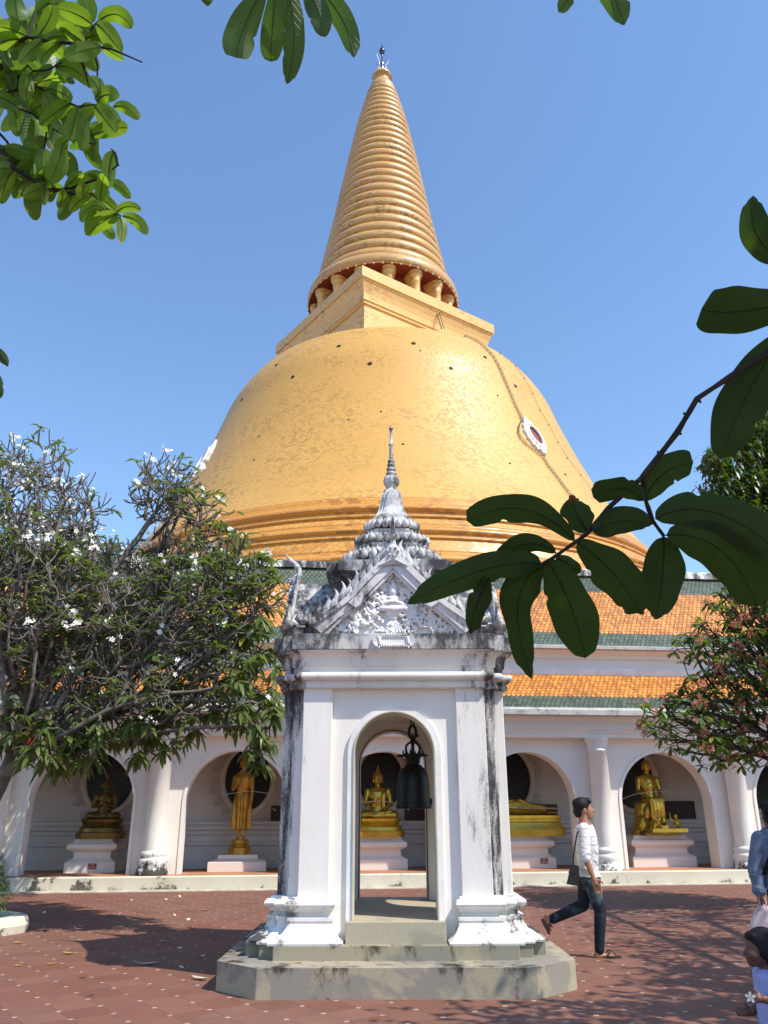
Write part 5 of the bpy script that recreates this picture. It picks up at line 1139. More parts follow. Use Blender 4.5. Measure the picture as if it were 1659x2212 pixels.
def colonize(rng, seeds, parents, attr, step, infl, kill, iters, trop):
    N = [np.array(s, float) for s in seeds]; PR = list(parents); A = attr.copy(); last = {}
    for it in range(iters):
        if len(A) == 0: break
        NN = np.array(N); best = np.full(len(A), 1e9); who = np.zeros(len(A), int)
        for i0 in range(0, len(NN), 400):
            d = np.linalg.norm(A[:, None]-NN[None, i0:i0+400], axis=2); j = d.argmin(1); m = d[np.arange(len(A)), j]
            u = m < best; best[u] = m[u]; who[u] = j[u]+i0
        grow = {}
        lim = infl if it > 55 else 99
        for a, b_, w in zip(A, best, who):
            if b_ < lim: v = a-NN[w]; grow.setdefault(w, np.zeros(3)); grow[w] += v/np.linalg.norm(v)
        new = 0
        for w, g in grow.items():
            g = g/(np.linalg.norm(g)+1e-9)+np.array([0, 0, trop])+rng.normal(size=3)*.10
            if PR[w] >= 0: pv = NN[w]-NN[PR[w]]; g = g+.45*pv/(np.linalg.norm(pv)+1e-9)
            p = NN[w]+step*g/np.linalg.norm(g)
            k = tuple((p/(.3*step)).astype(int))
            if k in last: continue
            last[k] = 1; N.append(p); PR.append(w); new += 1
        if not new: break
        NN = np.array(N[-new:]); d = np.linalg.norm(A[:, None]-NN[None], axis=2).min(1); A = A[d > kill]
    return np.array(N), np.array(PR)
def branch_mesh(N, PR, rtip, expo, rmax, b, nside=6):
    n = len(N); kids = [[] for _ in range(n)]
    for i, p in enumerate(PR):
        if p >= 0: kids[p].append(i)
    r = np.zeros(n)
    for i in range(n-1, -1, -1): r[i] = rtip if not kids[i] else sum(r[k]**expo for k in kids[i])**(1/expo)
    r = np.minimum(r, rmax)
    tips = [i for i in range(n) if not kids[i]]
    starts = [(0, None)]; done = []
    stack = [0]; chains = []
    heads = [(i, None) for i in range(n) if PR[i] < 0]
    while heads:
        i, pre = heads.pop(); ch = ([pre] if pre is not None else [])+[i]
        while kids[i]:
            ks = sorted(kids[i], key=lambda k: -r[k])
            for k in ks[1:]: heads.append((k, i))
            i = ks[0]; ch.append(i)
        if len(ch) > 1: chains.append(ch)
    for ch in chains:
        P = [N[i] for i in ch]; R = [r[i] for i in ch]
        if PR[ch[1]] == ch[0] and len(ch) > 2: R[0] = R[1]
        b.tube(P, R, nside if max(R) > .03 else 5)
    return tips, r, kids
UPV = np.array([0, 0, 1.])
def inlobe(rng, i): return 0
# ---- big white frangipani, left
rng = np.random.default_rng(21)
FL = [(65, 1120, 125, 170, 13.8, 1.0, 1.8), (170, 1120, 50, 95, 13.4, .8, .8), (60, 1330, 170, 200, 13.4, 1.0, 2.0), (220, 1330, 150, 160, 13.4, 1.0, 2.0), (400, 1330, 150, 125, 13.2, 1.0, 1.8),
      (505, 1300, 98, 105, 12.8, 1.0, .9), (350, 1075, 72, 72, 13.2, 2.0, .6), (345, 1175, 28, 60, 13.2, 1.5, .3), (432, 1110, 42, 38, 12.9, 1.3, .4), (440, 1210, 90, 60, 13.0, 1.0, .7), (500, 1470, 105, 105, 12.5, .95, .9), (280, 1500, 230, 110, 12.7, 1.0, 1.2), (120, 1590, 130, 75, 12.4, .9, .9), (330, 1600, 60, 45, 12.3, .7, .5), (560, 1580, 42, 62, 12.0, .8, .3), (-110, 1250, 130, 360, 13.6, .7, 2.0), (170, 1390, 170, 90, 17.0, .75, 1.0), (310, 1370, 90, 70, 16.6, .7, .8), (20, 1330, 120, 120, 17.2, .7, 1.0), (330, 1260, 125, 55, 16.8, 1.3, .8), (170, 1225, 120, 60, 16.8, 1.1, .8), (290, 1340, 140, 90, 17.9, 1.3, .6), (415, 1345, 80, 70, 17.9, 1.3, .5)]
attr, aid = lobe_pts(rng, FL, 7000)
base = np.array([-5.98, 12.6, 0.]); seeds = [base]; par = [-1]
for z_, dx_, dy_ in ((.35, .02, 0), (.7, -.02, .02), (1.05, .03, 0), (1.35, .0, .05), (1.6, .06, .05)): seeds.append(base+np.array([dx_, dy_, z_])); par.append(len(seeds)-2)
N_, P_ = colonize(rng, seeds, par, attr, .095, .60, .105, 190, .12)
fr = thing('frangipani_tree', 'large white-flowered frangipani tree with bare crooked grey branches filling the left side', 'tree', tuple(base))
b = MB(); tips, rad, kids = branch_mesh(N_, P_, .0115, 2.9, .12, b)
for k in range(26): z_ = rng.uniform(.1, 1.9); a = rng.uniform(0, 6.3); b.ball((base[0]+.14*math.cos(a), base[1]+.14*math.sin(a), z_), tuple(rng.uniform(.05, .10, 3)), 5)
lv, fw, fy = MB(), MB(), MB()
for i in tips:
    P = N_[i]; d = N_[i]-N_[P_[i]]; d = d/np.linalg.norm(d); x, y, z_ = proj(P)
    leafy = .30 if y > 1180 else .10
    if x > 430: leafy = .60
    if y > 1540: leafy = .9
    low = y > 1540 or (x > 500 and y > 1330)
    ends = []
    for k in range(rng.integers(1, 3) if low else rng.integers(2, 5)):
        a = rng.uniform(0, 6.3); u = d*.8+np.array([math.cos(a), math.sin(a), .15])*.75; u = u/np.linalg.norm(u); L = rng.uniform(.14, .34) if not low else rng.uniform(.06, .14)
        pts_ = [P, P+u*L*.35, P+u*L*.68+UPV*L*.10, P+u*L*.95+UPV*L*(.30 if not low else -.05)]; b.tube(pts_, [.011, .0105, .010, .0095], 5); e_ = pts_[-1]-pts_[-2]; ends.append((pts_[-1], e_/np.linalg.norm(e_)))
    for P, d in ends:
        if rng.random() < leafy:
            n = rng.integers(6, 10) if low else rng.integers(3, 8); ph = rng.uniform(0, 6)
            for k in range(n):
                a = ph+k*2.4; e = rng.uniform(-.4, .6) if not low else rng.uniform(-.75, .35)
                u = np.array([math.cos(a)*math.cos(e), math.sin(a)*math.cos(e), math.sin(e)])+d*.35
                L = rng.uniform(.13, .26)*(1.15 if low else 1.0)
                leaf_into(lv, P+d*rng.uniform(-.04, .01), u, UPV, L, L*rng.uniform(.24, .33), rng.uniform(.15, .7), rng.uniform(.1, .5))
        if rng.random() < (.085 if y < 1250 else .03):
            q = P+d*.04+UPV*.02
            for k in range(rng.integers(3, 9)):
                c = q+rng.normal(size=3)*.045; flower_into(fw, fy, c, rng.normal(size=3)*.6+np.array([.3, -.7, .6]), rng.uniform(.036, .050), rng)
b.build('trunk', M['bark'], fr)
lv.build('crown', M['leaf_fran'], fr); two(fw, fy, 'blossom', 'petal_white', fr)
# red ribbons tied low on the tree, and a bird in it
q = at_y(72, 1570, 12.2); b = MB()
for k in range(5): b.loft([[q+np.array([.02*k-.05+dx_+.05*math.sin(t*4+k)*t, .01*k, -.36*t]) for dx_ in (-.014, .014)]+[q+np.array([.02*k-.05+dx_+.05*math.sin(t*4+k)*t, .01*k+.003, -.36*t]) for dx_ in (.014, -.014)] for t in np.linspace(0, 1-.07*k, 7)])
o = b.build('ribbon', M['red_cloth']); tag(o, 'faded red ribbon strips tied to a low frangipani branch at far left', 'ribbon')
q = N_[np.argmin([np.hypot(proj(p)[0]-302, proj(p)[1]-1125) for p in N_])]+np.array([0, 0, .03])
bd = thing('small_bird', 'small dark bird perched on a thin frangipani branch below the isolated upper tuft', 'bird', tuple(q))
b = Blob(); b.slices([(-.10, 0, -.015, .004, .006)], 8) if 0 else None
b.chain([q+np.array(p) for p in ((-.05, 0, .03), (0, 0, .055), (.035, 0, .075), (.055, 0, .095))], [.02, .034, .03, .022]); b.cap(q+np.array([.07, 0, .097]), q+np.array([.093, 0, .093]), .008, .002); b.cap(q+np.array([-.05, 0, .03]), q+np.array([-.14, 0, .0]), .014, .008); b.cap(q+np.array([0, .01, .04]), q+np.array([0, .01, -.01]), .004)
b.melt('body', M['bark_dark'], .006, bd, 1)
# planter with clipped shrub at the foot of the tree
pl = thing('stone_planter', 'cream stone planter kerb at the lower left edge around the frangipani foot', 'planter', (-6.0, 12.5, 0))
n = 26; Y0 = 12.55
def pring(r, z, w=0): return [(-6.14+(r*1.02+.03*math.sin(5*a+1))*math.cos(a), Y0+(r*.78)*math.sin(a)+w, z) for a in np.linspace(0, 2*PI, n+1)[:-1]]
bevel(MB().loft([pring(1.02, 0), pring(1.04, .1), pring(1.01, .20), pring(.98, .215), pring(.84, .215), pring(.82, .1)], False, cap=False).build('kerb', M['gal_ledge'], pl), .01)
MB().loft([pring(.83, .13), pring(.02, .16)], cap=False).build('soil', M['bark_trunk'], pl)
sh_ = thing('clipped_shrub', 'small-leaved green shrub growing in the stone planter at the lower left', 'shrub', (-5.75, 12.1, .15))
b = MB(); t_ = MB()
for k in range(1500):
    v = rng.normal(size=3); v /= np.linalg.norm(v); v *= rng.uniform(.4, 1)**.5; c = np.array([-5.62, 12.15, .52])+v*np.array([.42, .38, .46])
    if c[2] < .15: continue
    leaf_into(b, c, v+rng.normal(size=3)*.6, UPV, rng.uniform(.03, .06), .026, .2)
for k in range(14): a = rng.uniform(0, 6.3); t_.tube([(-5.75, 12.1, .12), (-5.62+.3*math.cos(a), 12.15+.25*math.sin(a), .75+rng.uniform(-.2, .1))], [.012, .004], 5)
b.build('crown', M['leaf_shrub'], sh_); t_.build('stem', M['bark'], sh_)
# ---- pink frangipani, right
rng = np.random.default_rng(5)
FR = [(1590, 1480, 120, 190, 15.0, 1, .9), (1490, 1555, 105, 75, 14.8, 1.1, .7), (1600, 1300, 75, 60, 15.2, .7, .6), (1460, 1530, 55, 45, 14.8, .9, .5), (1560, 1610, 100, 50, 14.7, 1, .6), (1650, 1400, 100, 260, 15.2, .9, 1.2), (1500, 1400, 60, 40, 15, .5, .4), (1760, 1350, 140, 330, 15.0, .7, 1.4), (1820, 1000, 130, 260, 15.0, .35, 1.3), (1630, 1210, 60, 70, 15.2, 1.0, .5)]
attr, aid = lobe_pts(rng, FR, 4200)
base = np.array([8.3, 15.4, 0.]); seeds = [base]; par = [-1]
for z_, dx_, dy_ in ((.5, .0, 0), (1.0, -.05, 0), (1.5, -.05, -.05), (2.0, -.15, -.1)): seeds.append(base+np.array([dx_, dy_, z_])); par.append(len(seeds)-2)
N_, P_ = colonize(rng, seeds, par, attr, .095, .65, .115, 190, .10)
f2 = thing('frangipani_tree', 'pink-flowered frangipani tree with dark leaves in front of the cloister at right', 'tree', tuple(base))
b = MB(); tips, rad, kids = branch_mesh(N_, P_, .010, 2.75, .15, b); b.build('trunk', M['bark_mid'], f2)
lv, fw = MB(), MB()
for i in tips:
    P = N_[i]; d = N_[i]-N_[P_[i]]; d = d/np.linalg.norm(d); x, y, z_ = proj(P)
    for rep in range(1 if rng.random() < .8 else 0):
        ph = rng.uniform(0, 6)
        for k in range(rng.integers(6, 10)):
            a = ph+k*2.4; e = rng.uniform(-.6, .6); u = np.array([math.cos(a)*math.cos(e), math.sin(a)*math.cos(e), math.sin(e)])+d*.3; L = rng.uniform(.12, .22)
            leaf_into(lv, P+d*rng.uniform(-.06, .02), u, UPV, L, L*rng.uniform(.34, .44), rng.uniform(.1, .5), rng.uniform(.05, .4), 'spat')
    if rng.random() < .15:
        q = P+d*.09+np.array([-.02, -.05, .03])
        for k in range(rng.integers(9, 17)): flower_into(fw, MB(), q+rng.normal(size=3)*.055, rng.normal(size=3)*.7+np.array([-.2, -.7, .5]), rng.uniform(.03, .045), rng)
lv.build('crown', M['leaf_fran2'], f2); fw.build('blossom', M['petal_pink'], f2)
# ---- evergreen behind the cloister roof, right
rng = np.random.default_rng(9)
EV = [(1590, 1010, 85, 75, 27, 1, 1.2), (1640, 940, 70, 60, 27.4, 1, 1.2), (1570, 1060, 60, 60, 26.6, .9, .8), (1650, 1090, 90, 90, 27, 1, 1.2), (1640, 1190, 90, 80, 27, 1.4, 1.2), (1590, 1130, 70, 60, 26.6, 1., .8), (1760, 1050, 130, 220, 27.5, .8, 1.6)]
attr, aid = lobe_pts(rng, EV, 1500)
base = np.array([14.2, 27.6, 0.]); seeds = [base+UPV*z_ for z_ in np.arange(0, 8.1, .5)]; par = [-1]+list(range(len(seeds)-1))
N_, P_ = colonize(rng, seeds, par, attr, .18, 1.4, .22, 150, .05)
ev = thing('evergreen_tree', 'dark glossy evergreen tree rising behind the cloister roof at the right edge', 'tree', tuple(base))
b = MB(); tips, rad, kids = branch_mesh(N_, P_, .014, 2.3, .26, b); b.build('trunk', M['bark'], ev)
lv = MB()
for i in range(len(N_)):
    if rad[i] > .034 or (kids[i] and rng.random() < .15): continue
    for k in range(rng.integers(10, 16)):
        a = rng.uniform(0, 6.3); e = rng.uniform(-1.0, .35); u = np.array([math.cos(a)*math.cos(e), math.sin(a)*math.cos(e), math.sin(e)]); L = rng.uniform(.20, .33)
        leaf_into(lv, N_[i]+rng.normal(size=3)*.13, u, UPV, L, L*.33, rng.uniform(.3, .8), .15)
lv.build('crown', M['leaf_mango'], ev)
# ---- shade tree outside the right of the frame: its branches hang into view and its crown dapples the paving
rng = np.random.default_rng(31)
KX, KY = SD_X/SD_Z, SD_Y/SD_Z
def sunward(g, h): return np.array([g[0]+KX*h, g[1]+KY*h, (g[2] if len(g) > 2 else 0)+h])
cl = []
def zone(n, x0, x1, y0, y1, h0, h1, z0=0., z1=0., s=.22):
    for _ in range(n):
        p = sunward((rng.uniform(x0, x1), rng.uniform(y0, y1), rng.uniform(z0, z1)), rng.uniform(h0, h1))
        if not inframe(p, 150) : cl.append((p, s))
zone(170, .2, 3.8, 5.4, 7.55, 4.2, 5.6); zone(40, .8, 3.6, 7.4, 8.0, 4.2, 5.4); zone(46, 3.0, 4.8, 7.6, 9.3, 4.2, 5.6, .6, 1.4); zone(30, 2.7, 4.6, 8.7, 10.6, 4.4, 5.4, 0, 0, .2); zone(34, 1.9, 3.0, 4.8, 5.9, 4.0, 5.2, .2, .8)
zone(110, .15, 1.6, 1.2, 1.9, 2.4, 3.4, 1.2, 2.6, .2); zone(30, 1.2, 2.6, 2., 4.5, 3, 4.2, 0, 1); zone(150, 2.9, 6.8, 11.0, 16.6, 5.4, 6.8, 0, 0, .24); zone(30, 3.0, 5.0, 10.2, 11.5, 5.4, 6.4, 0, 0, .2)
base = np.array([6.6, 1.2, 0.]); shd = thing('shade_tree', 'leafy tree just outside the right of the frame, known by its dappled shade', 'tree', tuple(base))
lv = MB(); tk = MB(); C_ = np.array([c for c, _ in cl])
tk.tube([base, base+np.array([-.1, .1, 1.6]), base+np.array([-.4, .3, 3.2])], [.22, .18, .15], 10)
fork = base+np.array([-.4, .3, 3.2]); hubs = [np.array(h) for h in ((5.2, 4.2, 5.0), (6.2, 5.8, 5.2), (4.2, 2.6, 4.9), (2.9, .6, 4.6), (6.4, 7.4, 5.0), (7.9, 9.3, 5.8), (8.8, 11.6, 6.0), (7.6, 12.2, 6.2))]
for h in hubs: tk.tube([fork, (fork+h)/2+np.array([0, 0, .3]), h], [.11, .08, .05], 7)
for c, s in cl:
    h = hubs[int(np.argmin([np.linalg.norm(h-c) for h in hubs]))]; m = (h+c)/2+rng.normal(size=3)*.12
    if not (inframe(m, 60) or inframe(h, 60)): tk.tube([h, m, c], [.02, .014, .007], 5)
    for k in range(9):
        p = c+rng.normal(size=3)*s
        if inframe(p, 60): continue
        u = rng.normal(size=3); u[2] -= .3; L = rng.uniform(.14, .2); leaf_into(lv, p, u, UPV, L, L*.42, .3, .15)
tk.build('trunk', M['bark'], shd); lv.build('crown', M['leaf_shade'], shd)
# ---- hanging branches close to the camera
def near_leaf(base, mid, tip, width, depth, mat, parent, tilt=0., wav=.05, seed=0, fold=.18, dt=0., blunt=0., nm='leaf', into=None):
    """blade along a curved spine through three photo points, `depth` metres away; tilt turns it about the spine"""
    r_ = np.random.default_rng(seed+100); n = 30
    B, Mi, T = at_depth(*base, depth), at_depth(*mid, depth+dt*.4), at_depth(*tip, depth+dt)
    Cc = 2*Mi-.5*(B+T); W = width*depth/FPX; V = []; ph = r_.uniform(0, 6, 4); prev = None
    WM = max(t**.5*(1-t)**(.55-blunt*.3) for t in np.linspace(0, 1, 60))
    bite = [(r_.uniform(.3, .95), r_.choice((-1, 1)), r_.uniform(.12, .30)) for _ in range(r_.integers(0, 3))] if wav > .03 else []
    UV = []
    for i in range(n+1):
        t = i/n; p = (1-t)**2*B+2*t*(1-t)*Cc+t*t*T; d = 2*(1-t)*(Cc-B)+2*t*(T-Cc); d /= np.linalg.norm(d)
        v = p-_C; v /= np.linalg.norm(v); s = np.cross(d, v); s /= np.linalg.norm(s); nn = np.cross(s, d)
        s2 = s*math.cos(tilt)+nn*math.sin(tilt); n2 = np.cross(s2, d)
        w = (t**.5)*(1-t)**(.55-blunt*.3)/WM
        if t > .9 and not blunt: w *= .75
        for q in (-1, -.5, 0, .5, 1):
            e = 1+wav*(math.sin(7*t+ph[0 if q < 0 else 1])+.6*math.sin(15*t+ph[2 if q < 0 else 3])) if abs(q) == 1 else 1
            if abs(q) == 1:
                for bt_, bs_, bd_ in bite:
                    if q == bs_: e *= 1-bd_*math.exp(-((t-bt_)/.035)**2)
            UV.append((q*.5+.5, t))
            V.append(p+s2*q*w*W*.5*e*(1/math.cos(tilt) if abs(tilt) < 1 else 1.6)+n2*(abs(q)*fold*w*W*.5+.03*W*math.sin(9*t+ph[0])*abs(q)))
    F = [(i*5+k, i*5+k+1, (i+1)*5+k+1, (i+1)*5+k) for i in range(n) for k in range(4)]
    b = (into if into is not None else MB()); b.add(V, F, True, UV)
    if into is not None: return
    b.tube([V[i*5+2] for i in range(0, n+1, 2)], list(np.linspace(.0016, .0004, n//2+1)*depth/1.4), 5)
    o = mesh(nm, b.V, b.F, mat, parent, b.S, b.UV); return o
def twig(b, pts, depth, r0, r1, bump_=True):
    P = [at_depth(x, y, depth+dz) for x, y, dz in pts]; Q = []; R = []
    for i in range(len(P)-1):
        for t in (0, .33, .66): Q.append(P[i]+(P[i+1]-P[i])*t)
    Q.append(P[-1]); m = len(Q); rr = random.Random(m)
    R = [(r0+(r1-r0)*i/(m-1))*(1+(rr.uniform(-.12, .35) if bump_ else 0)) for i in range(m)]
    b.tube(Q, R, 8); return Q
def Z3(x, y): return S(1300+x/1.3825, 1350+y/1.3825)
def Z8(x, y): return S(1500+x/1.164, 600+y/1.164)
DN = 1.5
br = thing('hanging_branch', 'dark backlit branch with big drooping leaves, hanging in from the right edge', 'branch', tuple(at_depth(1500, 1050, DN)))
b = MB(); e0 = Z8(1164, 640); p1, p2, p3, p4 = Z8(1080, 690), Z8(895, 812), Z8(820, 940), Z8(690, 1108)
twig(b, [(1760, 640, 0), (*e0, 0), (*p1, 0), (*p2, 0), (*p3, 0), (*p4, 0)], DN, .0062, .0048)
twig(b, [(*p4, 0), (*Z3(940, 420), .0), (*Z3(850, 530), .0), (*Z3(790, 575), 0), (*Z3(705, 635), 0), (*Z3(640, 675), 0)], DN, .0048, .003)
twig(b, [(*p4, 0), (*Z3(1110, 390), .02), (*Z3(1140, 478), .02), (*Z3(1192, 548), .02)], DN, .0042, .0030)
for x, y, dx_, dy_ in ((895, 812, 9, 9), (820, 940, 10, 4), (757, 1022, -8, -6), (858, 875, -9, -5)): q = Z8(x, y); b.tube([at_depth(*q, DN), at_depth(q[0]+dx_, q[1]+dy_, DN)], [.005, .0015], 6)
b.build('twig', M['bark_dark'], br)
NL = [((790, 568), (560, 425), (303, 478), 118, .25, .0, .05, 1.), ((848, 525), (800, 450), (778, 372), 118, .1, .02, .09, .3), ((872, 528), (1000, 478), (1140, 492), 118, -.2, .03, .04, 0), ((640, 668), (370, 700), (33, 852), 132, .15, -.04, .03, 0), ((706, 622), (540, 590), (410, 745), 92, .3, .05, .03, 1), ((405, 735), (352, 840), (318, 988), 92, -.5, .06, .04, 0),
      ((655, 678), (535, 850), (598, 1192), 142, .2, .03, .10, 0), ((668, 655), (772, 860), (838, 1096), 186, .1, .05, .04, .5), ((800, 570), (960, 710), (1092, 892), 172, -.15, .0, .07, 1), ((1188, 548), (1185, 730), (1152, 922), 168, .1, .0, .04, 0), ((1200, 542), (1450, 610), (1612, 868), 205, -.1, .06, .05, 1), ((1152, 468), (1420, 440), (1740, 640), 180, .2, -.02, .04, 1),
      ((1102, 388), (1190, 265), (1322, 215), 132, -.25, .0, .04, 1), ((1098, 388), (1000, 330), (872, 372), 98, .3, .02, .07, 1), ((700, 640), (780, 690), (740, 712), 70, .4, .06, .05, .5)]
for k, (a, m, c, w, ti, dt, wv, bl) in enumerate(NL): near_leaf(Z3(*a), Z3(*m), Z3(*c), w/1.3825*.6636*1.08, DN+.02*math.sin(k*2.3), M['leaf_dark'], br, ti, wv*1.5, k, .16, dt, bl)
db = MB()
for (x, y), r_ in (((1090, 890), .006), ((1084, 884), .005), ((778, 372), .007), ((786, 380), .006), ((770, 384), .005)): (db.ball(tuple(at_depth(*Z3(x, y), DN+.01)), (r_, r_*.5, r_*.8), 5), (db.build('dry_tip', M['dry_tip'], br), db.__init__()) if x in (1084, 770) else 0)
for k, (a, m, c, w, ti, bl) in enumerate([((1235, 560), (1085, 800), (985, 1040), 165, .1, .3), ((1330, 430), (1060, 480), (912, 470), 165, .1, 1.), ((1230, 290), (1120, 190), (1108, 42), 110, .3, 0)]):
    near_leaf(Z8(*a), Z8(*m), Z8(*c), w/1.164*.6636*1.08, DN+.01*k, M['leaf_dark'], br, ti, .05, 40+k, .16, .02, bl)
# leaves hanging from the top edge, centre
def Z2(x, y): return S(650+x/2.765, y/2.765)
bt = thing('hanging_branch', 'spray of five long green leaves hanging from the top edge, left of the spire', 'branch', tuple(at_depth(640, 0, 1.7)))
b = MB(); twig(b, [(300, -260, 0), (560, -80, 0), (640, -40, 0), (700, -60, 0)], 1.7, .006, .003); b.build('twig', M['bark_dark'], bt)
for k, (a, m, c, w, ti, bl) in enumerate([((600, -140), (400, 240), (330, 522), 262, .15, 1), ((700, -150), (655, 260), (640, 556), 200, -.1, .6), ((790, -140), (850, 330), (783, 758), 196, .1, 0), ((930, -150), (1075, 100), (1090, 324), 196, .3, .3), ((1000, -160), (1270, 150), (1390, 520), 190, -.2, 0)]):
    near_leaf(Z2(*a), Z2(*m), Z2(*c), w/2.765*.6636*1.05, 1.7+.015*k, M['leaf_mid'], bt, ti, .035, 60+k, .2, .04*math.sin(k), bl)
near_leaf(Z2(90, -130), Z2(62, -40), Z2(30, 20), 130/2.765*.6636, 1.72, M['leaf_mid'], bt, .1, .04, 70, .2, 0, .8)
b3 = thing('hanging_branch', 'two dark leaf tips poking in from the top edge, right of the spire', 'branch', tuple(at_depth(1290, -20, 1.8)))
b = MB(); twig(b, [(1500, -180, 0), (1350, -90, 0), (1240, -60, 0)], 1.8, .005, .003); b.build('twig', M['bark_dark'], b3)
near_leaf((1285, -70), (1325, -10), (1348, 54), 52, 1.8, M['leaf_mid'], b3, .1, .05, 81, .2); near_leaf((1262, -60), (1232, -10), (1206, 26), 34, 1.82, M['leaf_mid'], b3, .2, .05, 82, .2)
b4 = thing('hanging_branch', 'two dark leaf tips poking in at the left edge halfway up the sky', 'branch', tuple(at_depth(-20, 800, 2.2)))
b = MB(); twig(b, [(-200, 640, 0), (-90, 740, 0), (-40, 800, 0)], 2.2, .006, .003); b.build('twig', M['bark_dark'], b4)
near_leaf((-90, 745), (-18, 756), (17, 792), 26, 2.2, M['leaf_dark'], b4, .2, .05, 91, .2); near_leaf((-70, 770), (-16, 815), (-5, 866), 30, 2.2, M['leaf_dark'], b4, .2, .05, 92, .2)
# bright green branch, top left
rng = np.random.default_rng(77); DL = 3.4
def Z1(x, y): return x/2.765*.6636, y/2.765*.6636
bl_ = thing('hanging_branch', 'sunlit lime-green leafy branch hanging into the top left corner', 'branch', tuple(at_depth(60, 160, DL)))
tw = [[(-300, 480, .2), (0, 395, 0), (120, 390, 0), (250, 335, -.05), (470, 375, -.1), (760, 402, -.1), (1000, 440, -.15), (1280, 560, -.2)], [(250, 335, -.05), (290, 210, 0), (335, 60, .1), (300, -120, .2)], [(690, 450, -.1), (800, 290, -.05), (880, 190, -.05)], [(640, 400, -.1), (720, 510, -.1), (770, 660, -.1), (805, 790, -.1)], [(790, 405, -.1), (860, 500, -.1), (880, 600, -.1), (875, 700, -.1)],
      [(-200, 560, .2), (0, 590, .1), (150, 680, .1), (330, 780, .0), (520, 880, 0), (700, 960, -.05), (850, 940, -.1)], [(20, 420, .1), (200, 540, .1), (300, 640, .0), (430, 630, -.1), (560, 560, -.1)], [(-150, 870, .2), (60, 830, .1), (260, 780, .05), (420, 730, .0)], [(-200, 720, .3), (60, 900, .2), (180, 980, .1), (300, 1030, .1), (470, 1150, .0), (620, 1250, -.05), (860, 1300, -.1)],
      [(-120, 1180, .2), (20, 1360, .1), (120, 1510, .0), (280, 1610, .0), (480, 1700, -.1), (690, 1750, -.1), (830, 1745, -.1), (940, 1870, -.15)], [(480, 1720, -.05), (640, 1690, -.1), (880, 1610, -.1), (1060, 1490, -.15)], [(-100, 1100, .2), (60, 1270, .2), (130, 1400, .1), (300, 1500, .1), (400, 1330, .05), (420, 1190, .0)], [(180, 1510, .1), (300, 1660, .0), (400, 1590, .0), (540, 1420, -.1), (590, 1330, -.1)], [(940, 1870, -.15), (1000, 1900, -.15), (1090, 1945, -.15)], [(1060, 1490, -.15), (1040, 1380, -.15), (1000, 1340, -.15)], [(700, 960, -.05), (760, 1080, -.1), (860, 1290, -.1)]]
b = MB(); sites = []
for i, t_ in enumerate(tw):
    Q = twig(b, [(*Z1(x, y), dz) for x, y, dz in t_], DL, .010 if i in (0, 5, 9) else .006, .0028)
    if i not in (4, 3): sites += [(q, Q[min(j+1, len(Q)-1)]-Q[max(j-1, 0)]) for j, q in enumerate(Q) if j > 1]
b.build('twig', M['bark_dark'], bl_)
EX = [((825, 215), (780, 60), (745, -80), 150), ((885, 195), (1050, 130), (1190, 255), 130), ((870, 215), (960, 300), (1095, 470), 150), ((820, 215), (690, 130), (520, 75), 150), ((790, 290), (700, 230), (545, 250), 110), ((150, -60), (150, 80), (180, 190), 160), ((950, 1890), (850, 1850), (712, 1950), 90), ((940, 1920), (840, 1960), (785, 2115), 90), ((960, 1915), (960, 2040), (1030, 2150), 95), ((1080, 1945), (1100, 2050), (1085, 2185), 85), ((1105, 1945), (1230, 1990), (1325, 2110), 100), ((1040, 1925), (1140, 1860), (1270, 1890), 80), ((960, 1905), (930, 1800), (980, 1710), 100), ((700, 965), (660, 1120), (620, 1265), 140), ((720, 1000), (740, 1180), (740, 1360), 110), ((850, 945), (960, 1090), (1045, 1195), 150), ((1020, 960), (1140, 970), (1250, 1075), 100), ((870, 920), (960, 850), (1040, 900), 150), ((560, 1320), (520, 1480), (440, 1640), 170), ((980, 1640), (1080, 1680), (1170, 1790), 90), ((500, 610), (650, 620), (830, 780), 120), ((860, 880), (880, 780), (800, 690), 120), ((560, 1700), (560, 1780), (520, 1870), 80), ((640, 1700), (640, 1760), (625, 1825), 90), ((400, 1650), (400, 1740), (400, 1850), 60), ((760, 1650), (750, 1720), (745, 1800), 110)]
for k, (a, m, c, w) in enumerate(EX): near_leaf(Z1(*a), Z1(*m), Z1(*c), w/2.765*.6636*1.1, DL-.12+.05*math.sin(k*1.7), M['leaf_lime'], bl_, rng.uniform(-.4, .4), .03, 200+k, .2, rng.uniform(-.05, .05), .3)
cnt = 0
while cnt < 70:
    q, dv = sites[rng.integers(len(sites))]; x, y, z_ = proj(q)
    if x < -40 or y < -40 or x > 262: continue
    a = rng.uniform(0, 6.3); L = rng.uniform(.10, .165); px = L*FPX/DL; down = .55
    dx_, dy_ = math.cos(a)*px, math.sin(a)*px*.7+down*px*.55; sc = px/math.hypot(dx_, dy_); dx_ *= sc; dy_ *= sc
    if x+dx_ > 285: continue
    near_leaf((x, y), (x+dx_*.5+rng.normal()*5, y+dy_*.5-6), (x+dx_, y+dy_), px*rng.uniform(.36, .48), z_, M['leaf_lime'], bl_, rng.uniform(-.7, .7), .03, 300+cnt, .2, rng.uniform(-.06, .06), .2); cnt += 1
ms = MB(); cnt = 0
